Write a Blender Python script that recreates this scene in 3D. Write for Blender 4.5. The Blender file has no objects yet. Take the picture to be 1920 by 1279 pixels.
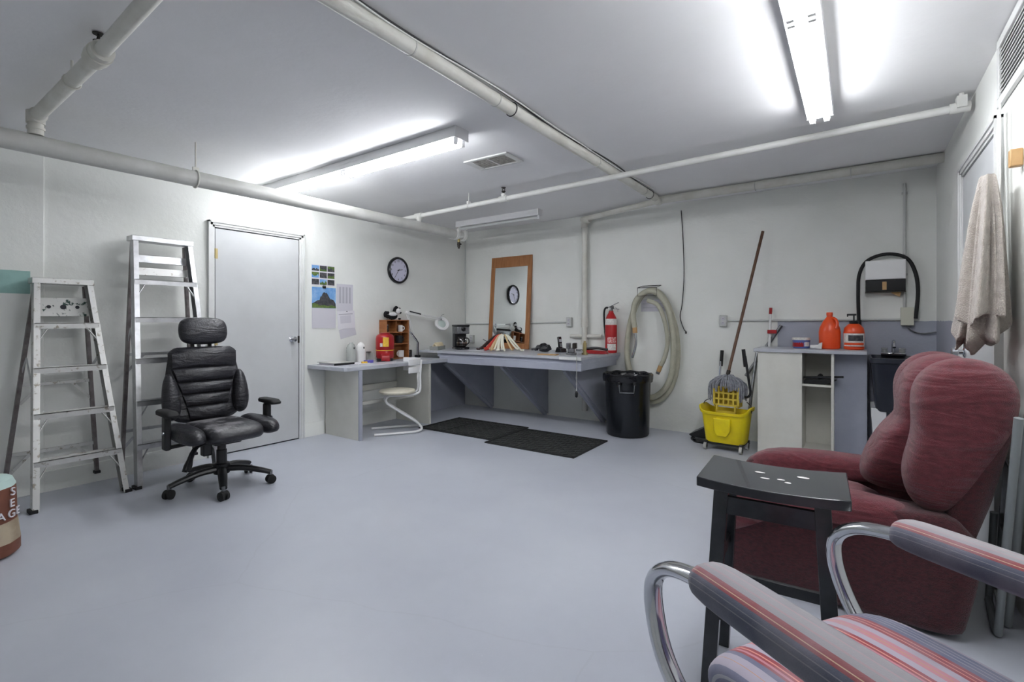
import bpy, bmesh, math, random
from mathutils import Vector, Matrix
random.seed(7)
R = math.radians
sc = bpy.context.scene
COL = sc.collection
W, H, YF = 5.194, 2.49, -6.9          # room width, ceiling height, wall behind the camera

# ------------------------------------------------------------------ camera, world, exposure
cam = bpy.data.cameras.new('camera')
cam.sensor_width = 36.0
cam.lens = 911.86 / 1920 * 36
cam.shift_y = -35.4 / 1920
cam.clip_start = 0.05
camo = bpy.data.objects.new('camera', cam)
COL.objects.link(camo)
camo.location = (4.649, -5.367, 1.191)
camo.rotation_euler = (R(90), 0, R(35.32))
sc.camera = camo
world = bpy.data.worlds.new('world')
world.use_nodes = True
world.node_tree.nodes['Background'].inputs[0].default_value = (0.8, 0.85, 0.9, 1)
world.node_tree.nodes['Background'].inputs[1].default_value = 0.3
sc.world = world
sc.view_settings.view_transform = 'Standard'
sc.view_settings.look = 'None'
sc.view_settings.gamma = 1
sc.view_settings.use_curve_mapping = False
sc.view_settings.exposure = 1.0
TUBE = 20.0                            # emission strength of every lit fluorescent tube

# ------------------------------------------------------------------ materials
def lin(c):
    return tuple(((v / 255) / 12.92 if v / 255 <= .04045 else ((v / 255 + .055) / 1.055) ** 2.4) for v in c) + (1,)

def nodes(name):
    m = bpy.data.materials.new(name)
    m.use_nodes = True
    nt = m.node_tree
    return m, nt, nt.nodes['Principled BSDF']

def add(nt, kind, **kw):
    n = nt.nodes.new(kind)
    for k, v in kw.items():
        if k in n.inputs.keys():
            n.inputs[k].default_value = v
        else:
            setattr(n, k, v)
    return n

def mat(name, c, rough=.5, metal=0, c2=None, scale=8, bump=0, bscale=60, spec=.5, lo=.4, hi=.65, sheen=0, coat=0, trans=0, stretch=None):
    m, nt, b = nodes(name)
    b.inputs['Base Color'].default_value = lin(c)
    b.inputs['Roughness'].default_value = rough
    b.inputs['Metallic'].default_value = metal
    b.inputs['Specular IOR Level'].default_value = spec
    b.inputs['Sheen Weight'].default_value = sheen
    b.inputs['Coat Weight'].default_value = coat
    b.inputs['Transmission Weight'].default_value = trans
    tc = add(nt, 'ShaderNodeTexCoord')
    src = tc.outputs['Object']
    if stretch:
        mp = add(nt, 'ShaderNodeMapping')
        mp.inputs['Scale'].default_value = stretch
        nt.links.new(src, mp.inputs['Vector'])
        src = mp.outputs[0]
    if c2:
        n = add(nt, 'ShaderNodeTexNoise', Scale=scale, Detail=6.0, Roughness=.6)
        nt.links.new(src, n.inputs['Vector'])
        r = add(nt, 'ShaderNodeValToRGB')
        r.color_ramp.elements[0].position = lo
        r.color_ramp.elements[1].position = hi
        r.color_ramp.elements[0].color = lin(c)
        r.color_ramp.elements[1].color = lin(c2)
        nt.links.new(n.outputs['Fac'], r.inputs['Fac'])
        nt.links.new(r.outputs['Color'], b.inputs['Base Color'])
    if bump:
        n2 = add(nt, 'ShaderNodeTexNoise', Scale=bscale, Detail=4.0)
        nt.links.new(src, n2.inputs['Vector'])
        bp = add(nt, 'ShaderNodeBump', Strength=bump, Distance=.01)
        nt.links.new(n2.outputs['Fac'], bp.inputs['Height'])
        nt.links.new(bp.outputs[0], b.inputs['Normal'])
    return m

def emit(name, c, s):
    m, nt, b = nodes(name)
    b.inputs['Base Color'].default_value = lin(c)
    b.inputs['Emission Color'].default_value = lin(c)
    b.inputs['Emission Strength'].default_value = s
    return m

WALLC = (226, 228, 224)
GREY = (168, 172, 185)

def wall_mat(name, region=None, bump=.25):
    """Painted plaster; region = (axis, sign, limit, zmax): the part painted grey."""
    m, nt, b = nodes(name)
    b.inputs['Roughness'].default_value = .6
    tc = add(nt, 'ShaderNodeTexCoord')
    n = add(nt, 'ShaderNodeTexNoise', Scale=1.7, Detail=5.0)
    nt.links.new(tc.outputs['Object'], n.inputs['Vector'])
    r = add(nt, 'ShaderNodeValToRGB')
    r.color_ramp.elements[0].position = .3
    r.color_ramp.elements[1].position = .7
    r.color_ramp.elements[0].color = lin((229, 231, 226))
    r.color_ramp.elements[1].color = lin((238, 239, 235))
    nt.links.new(n.outputs['Fac'], r.inputs['Fac'])
    # little chips and stains
    v = add(nt, 'ShaderNodeTexNoise', Scale=23.0, Detail=8.0, Roughness=.75)
    nt.links.new(tc.outputs['Object'], v.inputs['Vector'])
    vr = add(nt, 'ShaderNodeValToRGB')
    vr.color_ramp.elements[0].position = .70
    vr.color_ramp.elements[1].position = .76
    vr.color_ramp.elements[0].color = (0, 0, 0, 1)
    vr.color_ramp.elements[1].color = (.35, .35, .35, 1)
    nt.links.new(v.outputs['Fac'], vr.inputs['Fac'])
    mx = add(nt, 'ShaderNodeMix', data_type='RGBA')
    mx.inputs[7].default_value = lin((165, 160, 148))
    nt.links.new(vr.outputs['Color'], mx.inputs[0])
    nt.links.new(r.outputs['Color'], mx.inputs[6])
    out = mx.outputs[2]
    if region:
        ax, sign, lim, zmax = region
        sp = add(nt, 'ShaderNodeSeparateXYZ')
        nt.links.new(tc.outputs['Object'], sp.inputs[0])
        wob = add(nt, 'ShaderNodeTexNoise', Scale=9.0)
        nt.links.new(tc.outputs['Object'], wob.inputs['Vector'])
        wm = add(nt, 'ShaderNodeMath', operation='MULTIPLY')
        wm.inputs[1].default_value = .02
        nt.links.new(wob.outputs['Fac'], wm.inputs[0])
        za = add(nt, 'ShaderNodeMath', operation='ADD')
        nt.links.new(sp.outputs[2], za.inputs[0])
        nt.links.new(wm.outputs[0], za.inputs[1])
        a = add(nt, 'ShaderNodeMath', operation='LESS_THAN')
        a.inputs[1].default_value = zmax + .01
        nt.links.new(za.outputs[0], a.inputs[0])
        g = add(nt, 'ShaderNodeMath', operation='GREATER_THAN' if sign > 0 else 'LESS_THAN')
        g.inputs[1].default_value = lim
        nt.links.new(sp.outputs[ax], g.inputs[0])
        mu = add(nt, 'ShaderNodeMath', operation='MULTIPLY')
        nt.links.new(a.outputs[0], mu.inputs[0])
        nt.links.new(g.outputs[0], mu.inputs[1])
        m2 = add(nt, 'ShaderNodeMix', data_type='RGBA')
        m2.inputs[7].default_value = lin(GREY)
        nt.links.new(mu.outputs[0], m2.inputs[0])
        nt.links.new(out, m2.inputs[6])
        out = m2.outputs[2]
    nt.links.new(out, b.inputs['Base Color'])
    n2 = add(nt, 'ShaderNodeTexNoise', Scale=14.0, Detail=7.0, Roughness=.6)
    nt.links.new(tc.outputs['Object'], n2.inputs['Vector'])
    bp = add(nt, 'ShaderNodeBump', Strength=bump, Distance=.012)
    nt.links.new(n2.outputs['Fac'], bp.inputs['Height'])
    nt.links.new(bp.outputs[0], b.inputs['Normal'])
    return m

def floor_mat():
    m, nt, b = nodes('floor_paint')
    tc = add(nt, 'ShaderNodeTexCoord')
    n = add(nt, 'ShaderNodeTexNoise', Scale=1.1, Detail=7.0, Roughness=.6)
    nt.links.new(tc.outputs['Object'], n.inputs['Vector'])
    r = add(nt, 'ShaderNodeValToRGB')
    r.color_ramp.elements[0].position = .3
    r.color_ramp.elements[1].position = .72
    r.color_ramp.elements[0].color = lin((180, 184, 195))
    r.color_ramp.elements[1].color = lin((193, 197, 206))
    nt.links.new(n.outputs['Fac'], r.inputs['Fac'])
    s = add(nt, 'ShaderNodeTexNoise', Scale=60.0, Detail=3.0)
    nt.links.new(tc.outputs['Object'], s.inputs['Vector'])
    sr = add(nt, 'ShaderNodeValToRGB')
    sr.color_ramp.elements[0].position = .74
    sr.color_ramp.elements[1].position = .78
    sr.color_ramp.elements[0].color = (0, 0, 0, 1)
    sr.color_ramp.elements[1].color = (.6, .6, .6, 1)
    nt.links.new(s.outputs['Fac'], sr.inputs['Fac'])
    mx = add(nt, 'ShaderNodeMix', data_type='RGBA')
    mx.inputs[7].default_value = lin((214, 214, 216))
    nt.links.new(sr.outputs['Color'], mx.inputs[0])
    nt.links.new(r.outputs['Color'], mx.inputs[6])
    # thin cracks
    vo = add(nt, 'ShaderNodeTexVoronoi', feature='DISTANCE_TO_EDGE', Scale=.42)
    wn = add(nt, 'ShaderNodeTexNoise', Scale=2.5, Detail=6.0)
    nt.links.new(tc.outputs['Object'], wn.inputs['Vector'])
    va = add(nt, 'ShaderNodeMix', data_type='RGBA')
    va.inputs[0].default_value = .12
    nt.links.new(tc.outputs['Object'], va.inputs[6])
    nt.links.new(wn.outputs['Color'], va.inputs[7])
    nt.links.new(va.outputs[2], vo.inputs['Vector'])
    lt = add(nt, 'ShaderNodeMath', operation='LESS_THAN')
    lt.inputs[1].default_value = .0016
    nt.links.new(vo.outputs['Distance'], lt.inputs[0])
    lm = add(nt, 'ShaderNodeMath', operation='MULTIPLY')
    lm.inputs[1].default_value = .07
    nt.links.new(lt.outputs[0], lm.inputs[0])
    m2 = add(nt, 'ShaderNodeMix', data_type='RGBA')
    m2.inputs[7].default_value = lin((128, 128, 134))
    nt.links.new(lm.outputs[0], m2.inputs[0])
    nt.links.new(mx.outputs[2], m2.inputs[6])
    nt.links.new(m2.outputs[2], b.inputs['Base Color'])
    rr = add(nt, 'ShaderNodeMapRange')
    rr.inputs[3].default_value = .26
    rr.inputs[4].default_value = .46
    nt.links.new(n.outputs['Fac'], rr.inputs[0])
    nt.links.new(rr.outputs[0], b.inputs['Roughness'])
    n2 = add(nt, 'ShaderNodeTexNoise', Scale=5.0, Detail=8.0)
    nt.links.new(tc.outputs['Object'], n2.inputs['Vector'])
    bp = add(nt, 'ShaderNodeBump', Strength=.12, Distance=.01)
    nt.links.new(n2.outputs['Fac'], bp.inputs['Height'])
    nt.links.new(bp.outputs[0], b.inputs['Normal'])
    return m

def stripe_mat(name, vec, period, stops, bump=.15):
    """Striped upholstery: colour bands along dot(object coords, vec)."""
    m, nt, b = nodes(name)
    b.inputs['Roughness'].default_value = .85
    b.inputs['Sheen Weight'].default_value = .2
    tc = add(nt, 'ShaderNodeTexCoord')
    d = add(nt, 'ShaderNodeVectorMath', operation='DOT_PRODUCT')
    d.inputs[1].default_value = vec
    nt.links.new(tc.outputs['Object'], d.inputs[0])
    ma = add(nt, 'ShaderNodeMath', operation='DIVIDE')
    ma.inputs[1].default_value = period
    nt.links.new(d.outputs['Value'], ma.inputs[0])
    fr = add(nt, 'ShaderNodeMath', operation='FRACT')
    nt.links.new(ma.outputs[0], fr.inputs[0])
    r = add(nt, 'ShaderNodeValToRGB')
    r.color_ramp.interpolation = 'CONSTANT'
    els = r.color_ramp.elements
    els.remove(els[1])
    els[0].position = 0
    els[0].color = lin(stops[0][1])
    for p_, c_ in stops[1:]:
        e = els.new(p_)
        e.color = lin(c_)
    nt.links.new(fr.outputs[0], r.inputs['Fac'])
    n = add(nt, 'ShaderNodeTexNoise', Scale=9.0, Detail=5.0)
    nt.links.new(tc.outputs['Object'], n.inputs['Vector'])
    mx = add(nt, 'ShaderNodeMix', data_type='RGBA')
    mx.inputs[7].default_value = lin((158, 152, 160))
    mr = add(nt, 'ShaderNodeMapRange')
    mr.inputs[1].default_value = .4
    mr.inputs[2].default_value = .8
    mr.inputs[4].default_value = .6
    nt.links.new(n.outputs['Fac'], mr.inputs[0])
    nt.links.new(mr.outputs[0], mx.inputs[0])
    nt.links.new(r.outputs['Color'], mx.inputs[6])
    nt.links.new(mx.outputs[2], b.inputs['Base Color'])
    w = add(nt, 'ShaderNodeTexNoise', Scale=450.0, Detail=2.0)
    nt.links.new(tc.outputs['Object'], w.inputs['Vector'])
    bp = add(nt, 'ShaderNodeBump', Strength=bump, Distance=.004)
    nt.links.new(w.outputs['Fac'], bp.inputs['Height'])
    nt.links.new(bp.outputs[0], b.inputs['Normal'])
    return m

MT = {}
def P(name, *a, **k):
    MT[name] = mat(name, *a, **k)
P('ceiling_paint', (236, 236, 237), .75, c2=(240, 240, 241), scale=1.5, bump=.12, bscale=30)
MT['wall_left'] = wall_mat('wall_left_paint')
MT['wall_back'] = wall_mat('wall_back_paint', (0, 1, 4.02, 1.2), bump=.4)
MT['wall_right'] = wall_mat('wall_right_paint', (1, 1, -1.26, 1.2))
MT['floor'] = floor_mat()
P('white_trim', (220, 221, 220), .4, c2=(211, 212, 210), scale=6)
P('door_paint', (203, 205, 206), .45, c2=(196, 198, 199), scale=2)
P('white_paint', (228, 228, 225), .4, c2=(219, 219, 214), scale=7)
P('pipe_paint', (222, 221, 214), .42, c2=(208, 206, 196), scale=5, bump=.1, bscale=40)
P('pipe_grey', (205, 205, 201), .38, c2=(190, 190, 185), scale=4)
P('grey_paint', GREY, .45, c2=(160, 164, 178), scale=5)
P('grey_top', (178, 181, 190), .38, c2=(188, 190, 197), scale=9)
P('dark_gap', (40, 42, 48), .8)
P('laminate', (221, 220, 212), .45, c2=(213, 212, 203), scale=4)
P('chrome', (205, 207, 212), .12, 1)
P('steel', (150, 152, 155), .35, 1, c2=(120, 121, 124), scale=20)
P('aluminium', (196, 197, 199), .34, .85, c2=(168, 169, 171), scale=14, lo=.45, hi=.75)
P('aluminium_spattered', (200, 200, 198), .42, .55, c2=(140, 134, 122), scale=28, lo=.58, hi=.66)
P('aluminium_dark', (128, 122, 122), .42, .7, c2=(104, 96, 95), scale=14)
P('spattered_board', (214, 214, 210), .6, c2=(46, 74, 66), scale=26, lo=.57, hi=.62)
P('black_rubber', (24, 24, 26), .7)
P('black_plastic', (26, 27, 30), .38)
P('black_gloss', (16, 17, 22), .18, c2=(24, 26, 30), scale=6)
P('dark_metal', (58, 54, 50), .5, .6)
P('leather', (38, 38, 43), .36, c2=(46, 46, 52), scale=12, bump=.25, bscale=90)
P('leather_worn', (40, 40, 45), .38, c2=(126, 124, 127), scale=4.5, lo=.5, hi=.57, bump=.4, bscale=50)
P('wood_oak', (170, 116, 70), .45, c2=(148, 96, 54), scale=7, stretch=(6, 6, .6))
P('wood_cubby', (160, 104, 60), .5, c2=(138, 84, 44), scale=8, stretch=(1, 1, 6))
P('wood_brown', (112, 80, 60), .5, c2=(90, 60, 44), scale=12)
P('wood_block', (196, 158, 108), .5, c2=(178, 138, 90), scale=9)
P('stool_black', (34, 37, 42), .22, c2=(50, 53, 58), scale=5, coat=.25)
P('red_paint', (186, 34, 40), .3)
P('red_plastic', (172, 30, 36), .3, c2=(150, 22, 30), scale=8)
P('label_white', (232, 230, 226), .6, c2=(205, 200, 196), scale=60)
P('label_yellow', (226, 186, 62), .6, c2=(214, 160, 50), scale=60)
P('label_pink', (214, 92, 96), .6, c2=(236, 214, 210), scale=120, lo=.48, hi=.52)
P('yellow_plastic', (238, 216, 12), .38, c2=(226, 200, 16), scale=6)
P('yellow_dull', (222, 198, 74), .45, c2=(205, 178, 62), scale=10)
P('orange_plastic', (238, 84, 34), .3, c2=(230, 74, 28), scale=5)
P('blue_plastic', (84, 104, 168), .4)
P('purple_box', (92, 84, 176), .4)
P('mop_yarn', (150, 152, 158), .95, c2=(120, 122, 130), scale=40)
P('hose_beige', (186, 184, 166), .5, c2=(172, 170, 152), scale=12)
P('hose_seam', (86, 86, 78), .6)
P('towel_pile', (204, 195, 186), .98, c2=(188, 178, 168), scale=30, bump=1.0, bscale=220, sheen=.4)
P('towel_band', (200, 184, 176), .9)
P('paper', (224, 222, 228), .8)
P('paper_grey', (206, 204, 212), .8)
P('print_grey', (176, 175, 184), .8)
P('teal', (158, 196, 190), .7, c2=(148, 186, 180), scale=12)
P('sky_print', (104, 156, 214), .6, c2=(150, 188, 226), scale=12)
P('rock_print', (52, 54, 60), .7, c2=(88, 86, 88), scale=40)
P('grass_print', (74, 104, 52), .7, c2=(110, 128, 64), scale=30)
P('clock_face', (214, 212, 232), .5)
P('fur_black', (24, 24, 27), .95, bump=1.0, bscale=160)
P('fur_white', (232, 230, 230), .95, bump=1.0, bscale=160)
P('ceramic_white', (230, 229, 227), .2)
P('ceramic_black', (32, 34, 36), .2)
P('glass_dark', (30, 24, 22), .06, spec=.8)
P('clear_plastic', (214, 218, 216), .15, trans=.6)
P('cream_cloth', (222, 208, 176), .9, c2=(206, 190, 156), scale=30)
P('vinyl_cream', (218, 212, 194), .5)
P('white_powder', (236, 236, 236), .3)
P('mat_rubber', (44, 46, 46), .65, c2=(58, 59, 58), scale=30)
P('vent_dust', (182, 179, 174), .9, c2=(140, 136, 131), scale=30)
P('sink_black', (34, 38, 48), .32, c2=(44, 48, 58), scale=6)
P('outlet_grey', (178, 178, 174), .5)
P('tube_grey', (140, 146, 148), .4)
P('conduit', (196, 198, 196), .4)
P('brass', (188, 170, 120), .4, .6)
P('bag_brown', (112, 66, 50), .6, c2=(126, 78, 60), scale=9)
P('bag_tan', (178, 164, 142), .6, c2=(150, 134, 112), scale=9)
P('bag_teal', (190, 214, 208), .6)
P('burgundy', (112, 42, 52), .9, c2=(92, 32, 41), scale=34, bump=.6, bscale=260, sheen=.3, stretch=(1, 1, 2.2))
P('burgundy_shaded', (82, 30, 38), .92, c2=(60, 20, 27), scale=60, bump=.6, bscale=240, sheen=.25, stretch=(1, 1, 2.2))  # same fabric with shade put into its colour, for sides, base and outer back
P('housing_white', (226, 226, 228), .4)
P('mirror_glass', (232, 236, 236), .015, 1)
P('lens_glass', (186, 198, 194), .08)
P('tube_off', (214, 216, 216), .3)
P('cord_red', (190, 54, 40), .5)
P('cord_tan', (206, 178, 136), .5)
P('cord_white', (232, 230, 214), .5)
P('cord_dark', (60, 40, 40), .5)
P('liner', (20, 21, 26), .16, bump=1.0, bscale=14)
P('can_black', (20, 24, 30), .25, c2=(150, 110, 84), scale=42, lo=.70, hi=.735)
P('plaster_box', (204, 204, 188), .5)
MT['tube_lit'] = emit('tube_lit', (250, 252, 255), TUBE)
SLATE, PALE, REDS, PINK, LILAC, TAN = (104, 110, 138), (158, 160, 172), (152, 62, 70), (196, 132, 142), (176, 168, 184), (198, 150, 112)
STOPS = [(0, SLATE), (.05, PALE), (.062, SLATE), (.10, PALE), (.112, SLATE), (.15, PALE), (.162, SLATE), (.22, REDS), (.26, (222, 150, 132)), (.272, REDS), (.31, (222, 150, 132)),
         (.322, REDS), (.36, LILAC), (.44, PINK), (.49, TAN), (.502, PINK), (.54, LILAC), (.62, REDS), (.66, (222, 150, 132)), (.672, REDS), (.70, PINK), (.73, REDS), (.76, SLATE), (.82, LILAC), (.90, TAN), (.91, LILAC)]
def wrinkle(m, scale, strength):
    nt = m.node_tree
    b = nt.nodes['Principled BSDF']
    tc = add(nt, 'ShaderNodeTexCoord')
    mp = add(nt, 'ShaderNodeMapping')
    mp.inputs['Scale'].default_value = (.6, .9, 3.2)
    nt.links.new(tc.outputs['Object'], mp.inputs['Vector'])
    n = add(nt, 'ShaderNodeTexNoise', Scale=scale, Detail=2.0, Distortion=1.2)
    nt.links.new(mp.outputs[0], n.inputs['Vector'])
    bp = add(nt, 'ShaderNodeBump', Strength=strength, Distance=.05)
    old = b.inputs['Normal'].links[0].from_socket
    nt.links.new(n.outputs['Fac'], bp.inputs['Height'])
    nt.links.new(old, bp.inputs['Normal'])
    nt.links.new(bp.outputs[0], b.inputs['Normal'])
wrinkle(MT['burgundy'], 4.0, .55)
wrinkle(MT['leather'], 7.0, .25)
MT['stripes'] = stripe_mat('stripes', (0, 1, 0), .235, STOPS)
ARM = [(0, (86, 90, 108)), (.5, (150, 147, 151)), (.57, (172, 150, 154)), (.585, (156, 153, 157)), (.635, (168, 146, 150)), (.65, (150, 148, 152)), (.70, (146, 74, 78)), (.742, (206, 178, 146)), (.75, (146, 74, 78)), (.78, (92, 96, 114)), (.82, (132, 132, 140)), (.828, (88, 92, 110)), (.865, (130, 130, 138)), (.873, (84, 88, 106))]
AHW, AZ = .297, .685            # armrest half spacing and pad height of the striped chair
ARM = sorted(((p_ + (AHW - AZ - .036) / AHW - .603) % 1, c_) for p_, c_ in ARM)
ARM = [(0, ARM[-1][1])] + [a_ for a_ in ARM if a_[0] > 0]
MT['stripes_arm'] = stripe_mat('stripes_arm', (0, 1.0, -1.0), AHW, ARM)
MT['stripes_navy'] = stripe_mat('stripes_navy', (0, 1, 0), .16, [(0, (56, 62, 104)), (.3, (96, 98, 116)), (.36, (56, 62, 104)), (.6, (104, 104, 120)), (.66, (56, 62, 104)), (.9, (150, 60, 80)), (.95, (56, 62, 104))])

# ------------------------------------------------------------------ mesh builder
class MB:
    def __init__(s):
        s.v, s.f = [], []
    def _add(s, vs, fs):
        o = len(s.v)
        s.v += [tuple(v) for v in vs]
        s.f += [tuple(i + o for i in f) for f in fs]
        return s
    def box(s, x0, x1, y0, y1, z0, z1, M=None):
        vs = [Vector((x, y, z)) for z in (z0, z1) for y in (y0, y1) for x in (x0, x1)]
        if M: vs = [M @ v for v in vs]
        return s._add(vs, [(0, 2, 3, 1), (4, 5, 7, 6), (0, 1, 5, 4), (2, 6, 7, 3), (0, 4, 6, 2), (1, 3, 7, 5)])
    def beam(s, p, q, w, t, up=(0, 0, 1)):
        """box along p-q; w = size across (perpendicular to up), t = size along up."""
        p, q = Vector(p), Vector(q)
        d = (q - p).normalized()
        a = d.cross(Vector(up))
        if a.length < 1e-6: a = d.cross(Vector((1, 0, 0)))
        a.normalize()
        b = a.cross(d).normalized()
        vs = []
        for c in (p, q):
            for i, j in ((-1, -1), (1, -1), (1, 1), (-1, 1)):
                vs.append(c + a * (w / 2 * i) + b * (t / 2 * j))
        return s._add(vs, [(3, 2, 1, 0), (4, 5, 6, 7), (0, 1, 5, 4), (1, 2, 6, 5), (2, 3, 7, 6), (3, 0, 4, 7)])
    def tube(s, pts, r, n=10, closed=False, caps=True, flat=1.0, up=None):
        pts = [Vector(p) for p in pts]
        m = len(pts)
        rs = r if isinstance(r, (list, tuple)) else [r] * m
        rings, prev = [], None
        for i, p in enumerate(pts):
            if closed: d = pts[(i + 1) % m] - pts[i - 1]
            else: d = pts[min(i + 1, m - 1)] - pts[max(i - 1, 0)]
            d.normalize()
            if prev is None:
                ref = Vector(up) if up else (Vector((0, 0, 1)) if abs(d.z) < .9 else Vector((1, 0, 0)))
                a = d.cross(ref).normalized()
            else:
                a = (prev - d * prev.dot(d))
                a = a.normalized() if a.length > 1e-6 else prev
            prev = a
            b = d.cross(a).normalized()
            rings.append([p + a * (math.cos(2 * math.pi * k / n) * rs[i]) + b * (math.sin(2 * math.pi * k / n) * rs[i] * flat) for k in range(n)])
        vs = [v for ring in rings for v in ring]
        fs = []
        for i in range(m if closed else m - 1):
            j = (i + 1) % m
            for k in range(n):
                k2 = (k + 1) % n
                fs.append((i * n + k, j * n + k, j * n + k2, i * n + k2))
        if caps and not closed:
            fs.append(tuple(range(n)))
            fs.append(tuple((m - 1) * n + k for k in reversed(range(n))))
        return s._add(vs, fs)
    def cyl(s, p, q, r, n=14, r2=None):
        return s.tube([p, q], [r, r if r2 is None else r2], n)
    def lathe(s, prof, c=(0, 0, 0), n=24, axis='z', M=None, sx=1, sy=1):
        """prof: (radius, height) pairs from bottom to top."""
        vs, fs = [], []
        for (r, h) in prof:
            for k in range(n):
                a = 2 * math.pi * k / n
                u, w = math.cos(a) * r * sx, math.sin(a) * r * sy
                v = {'z': (u, w, h), 'x': (h, u, w), 'y': (w, h, u)}[axis]
                v = Vector(v)
                if M: v = M @ v
                vs.append(v + Vector(c))
        for i in range(len(prof) - 1):
            for k in range(n):
                k2 = (k + 1) % n
                fs.append((i * n + k, i * n + k2, (i + 1) * n + k2, (i + 1) * n + k))
        fs.append(tuple(reversed(range(n))))
        fs.append(tuple((len(prof) - 1) * n + k for k in range(n)))
        return s._add(vs, fs)
    def prism(s, poly, axis, a0, a1):
        """extrude a 2D polygon along an axis: x -> (y,z), y -> (x,z), z -> (x,y)."""
        f3 = {'x': lambda p, a: (a, p[0], p[1]), 'y': lambda p, a: (p[0], a, p[1]), 'z': lambda p, a: (p[0], p[1], a)}[axis]
        n = len(poly)
        vs = [f3(p, a0) for p in poly] + [f3(p, a1) for p in poly]
        fs = [tuple(range(n)), tuple(n + k for k in reversed(range(n)))]
        fs += [(k, n + k, n + (k + 1) % n, (k + 1) % n) for k in range(n)]
        return s._add(vs, fs)
    def loft(s, secs, caps=True):
        n = len(secs[0])
        vs = [v for c in secs for v in c]
        fs = []
        for i in range(len(secs) - 1):
            for k in range(n):
                k2 = (k + 1) % n
                fs.append((i * n + k, (i + 1) * n + k, (i + 1) * n + k2, i * n + k2))
        if caps:
            fs.append(tuple(range(n)))
            fs.append(tuple((len(secs) - 1) * n + k for k in reversed(range(n))))
        return s._add(vs, fs)
    def pillow(s, poly, axis, a0, a1, p=3.5, n=13, wob=0, seed=0, M=None):
        """puffed cushion: side outline poly swept along axis with rounded ends."""
        f3 = {'x': lambda q, a: (a, q[0], q[1]), 'y': lambda q, a: (q[0], a, q[1]), 'z': lambda q, a: (q[0], q[1], a)}[axis]
        cx = sum(q[0] for q in poly) / len(poly)
        cy = sum(q[1] for q in poly) / len(poly)
        rnd = random.Random(seed)
        ph = rnd.random() * 6
        secs = []
        for i in range(n):
            t = -math.cos(math.pi * i / (n - 1))
            k = max(1 - abs(t) ** p, 0) ** (1 / p)
            k = max(k, .04)
            sec = []
            for j, q in enumerate(poly):
                w = 1 + wob * math.sin(j * 2.3 + ph + t * 3.0) * (abs(t) * .7 + .3)
                v = Vector(f3((cx + (q[0] - cx) * k * w, cy + (q[1] - cy) * k * w), (a0 + a1) / 2 + t * (a1 - a0) / 2))
                sec.append(M @ v if M else v)
            secs.append(sec)
        return s.loft(secs)
    def ball(s, c, r, nu=14, nv=9, sx=1, sy=1, sz=1, M=None):
        prof = [(r * math.sin(math.pi * (i + .02) / (nv + .04)), -r * math.cos(math.pi * (i + .02) / (nv + .04))) for i in range(nv + 1)]
        vs0 = len(s.v)
        s.lathe(prof, (0, 0, 0), nu)
        for i in range(vs0, len(s.v)):
            v = Vector((s.v[i][0] * sx, s.v[i][1] * sy, s.v[i][2] * sz))
            if M: v = M @ v
            s.v[i] = tuple(v + Vector(c))
        return s
    def build(s, name, m, parent=None, smooth=True, bevel=0, sub=0, angle=38):
        me = bpy.data.meshes.new(name)
        me.from_pydata(s.v, [], s.f)
        bm = bmesh.new()
        bm.from_mesh(me)
        bmesh.ops.recalc_face_normals(bm, faces=bm.faces)
        bm.to_mesh(me)
        bm.free()
        me.materials.append(MT[m] if isinstance(m, str) else m)
        if smooth:
            for p_ in me.polygons: p_.use_smooth = True
            if not sub: me.set_sharp_from_angle(angle=R(angle))
        o = bpy.data.objects.new(name, me)
        COL.objects.link(o)
        if parent: o.parent = parent
        if bevel:
            b = o.modifiers.new('bevel', 'BEVEL')
            b.width = bevel
            b.segments = 2
            b.limit_method = 'ANGLE'
            b.angle_limit = R(40)
        if sub:
            d = o.modifiers.new('subsurf', 'SUBSURF')
            d.levels = d.render_levels = sub
        return o

def thing(name, label, cat, loc=(0, 0, 0), rz=0, group=None):
    o = bpy.data.objects.new(name, None)
    COL.objects.link(o)
    o.empty_display_size = .1
    o.location = loc
    o.rotation_euler = (0, 0, R(rz))
    return tag(o, label, cat, group)

def tag(o, label, cat, group=None):
    o['label'] = label
    o['category'] = cat
    if group: o['group'] = group
    return o

def struct(o, label=None):
    o['kind'] = 'structure'
    if label:
        o['label'] = label
    return o

def bez(pts, n=8):
    """Catmull-Rom through the points."""
    P_ = [Vector(p) for p in pts]
    P_ = [P_[0] * 2 - P_[1]] + P_ + [P_[-1] * 2 - P_[-2]]
    out = []
    for i in range(1, len(P_) - 2):
        a, b, c, d = P_[i - 1:i + 3]
        for k in range(n):
            t = k / n
            out.append(.5 * ((2 * b) + (c - a) * t + (2 * a - 5 * b + 4 * c - d) * t * t + (3 * b - a - 3 * c + d) * t ** 3))
    out.append(P_[-2])
    return out

def text_mesh(body, size, name, m, parent, M, depth=.0006, align='CENTER', sx=1):
    cu = bpy.data.curves.new(name, 'FONT')
    cu.body = body
    cu.size = size
    cu.align_x = align
    cu.align_y = 'CENTER'
    cu.extrude = depth
    tmp = bpy.data.objects.new(name, cu)
    COL.objects.link(tmp)
    dg = bpy.context.evaluated_depsgraph_get()
    me = bpy.data.meshes.new_from_object(tmp.evaluated_get(dg))
    bpy.data.objects.remove(tmp)
    me.transform(M @ Matrix.Diagonal((sx, 1, 1, 1)))
    me.materials.clear()
    me.materials.append(MT[m])
    o = bpy.data.objects.new(name, me)
    COL.objects.link(o)
    o.parent = parent
    return o

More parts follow.
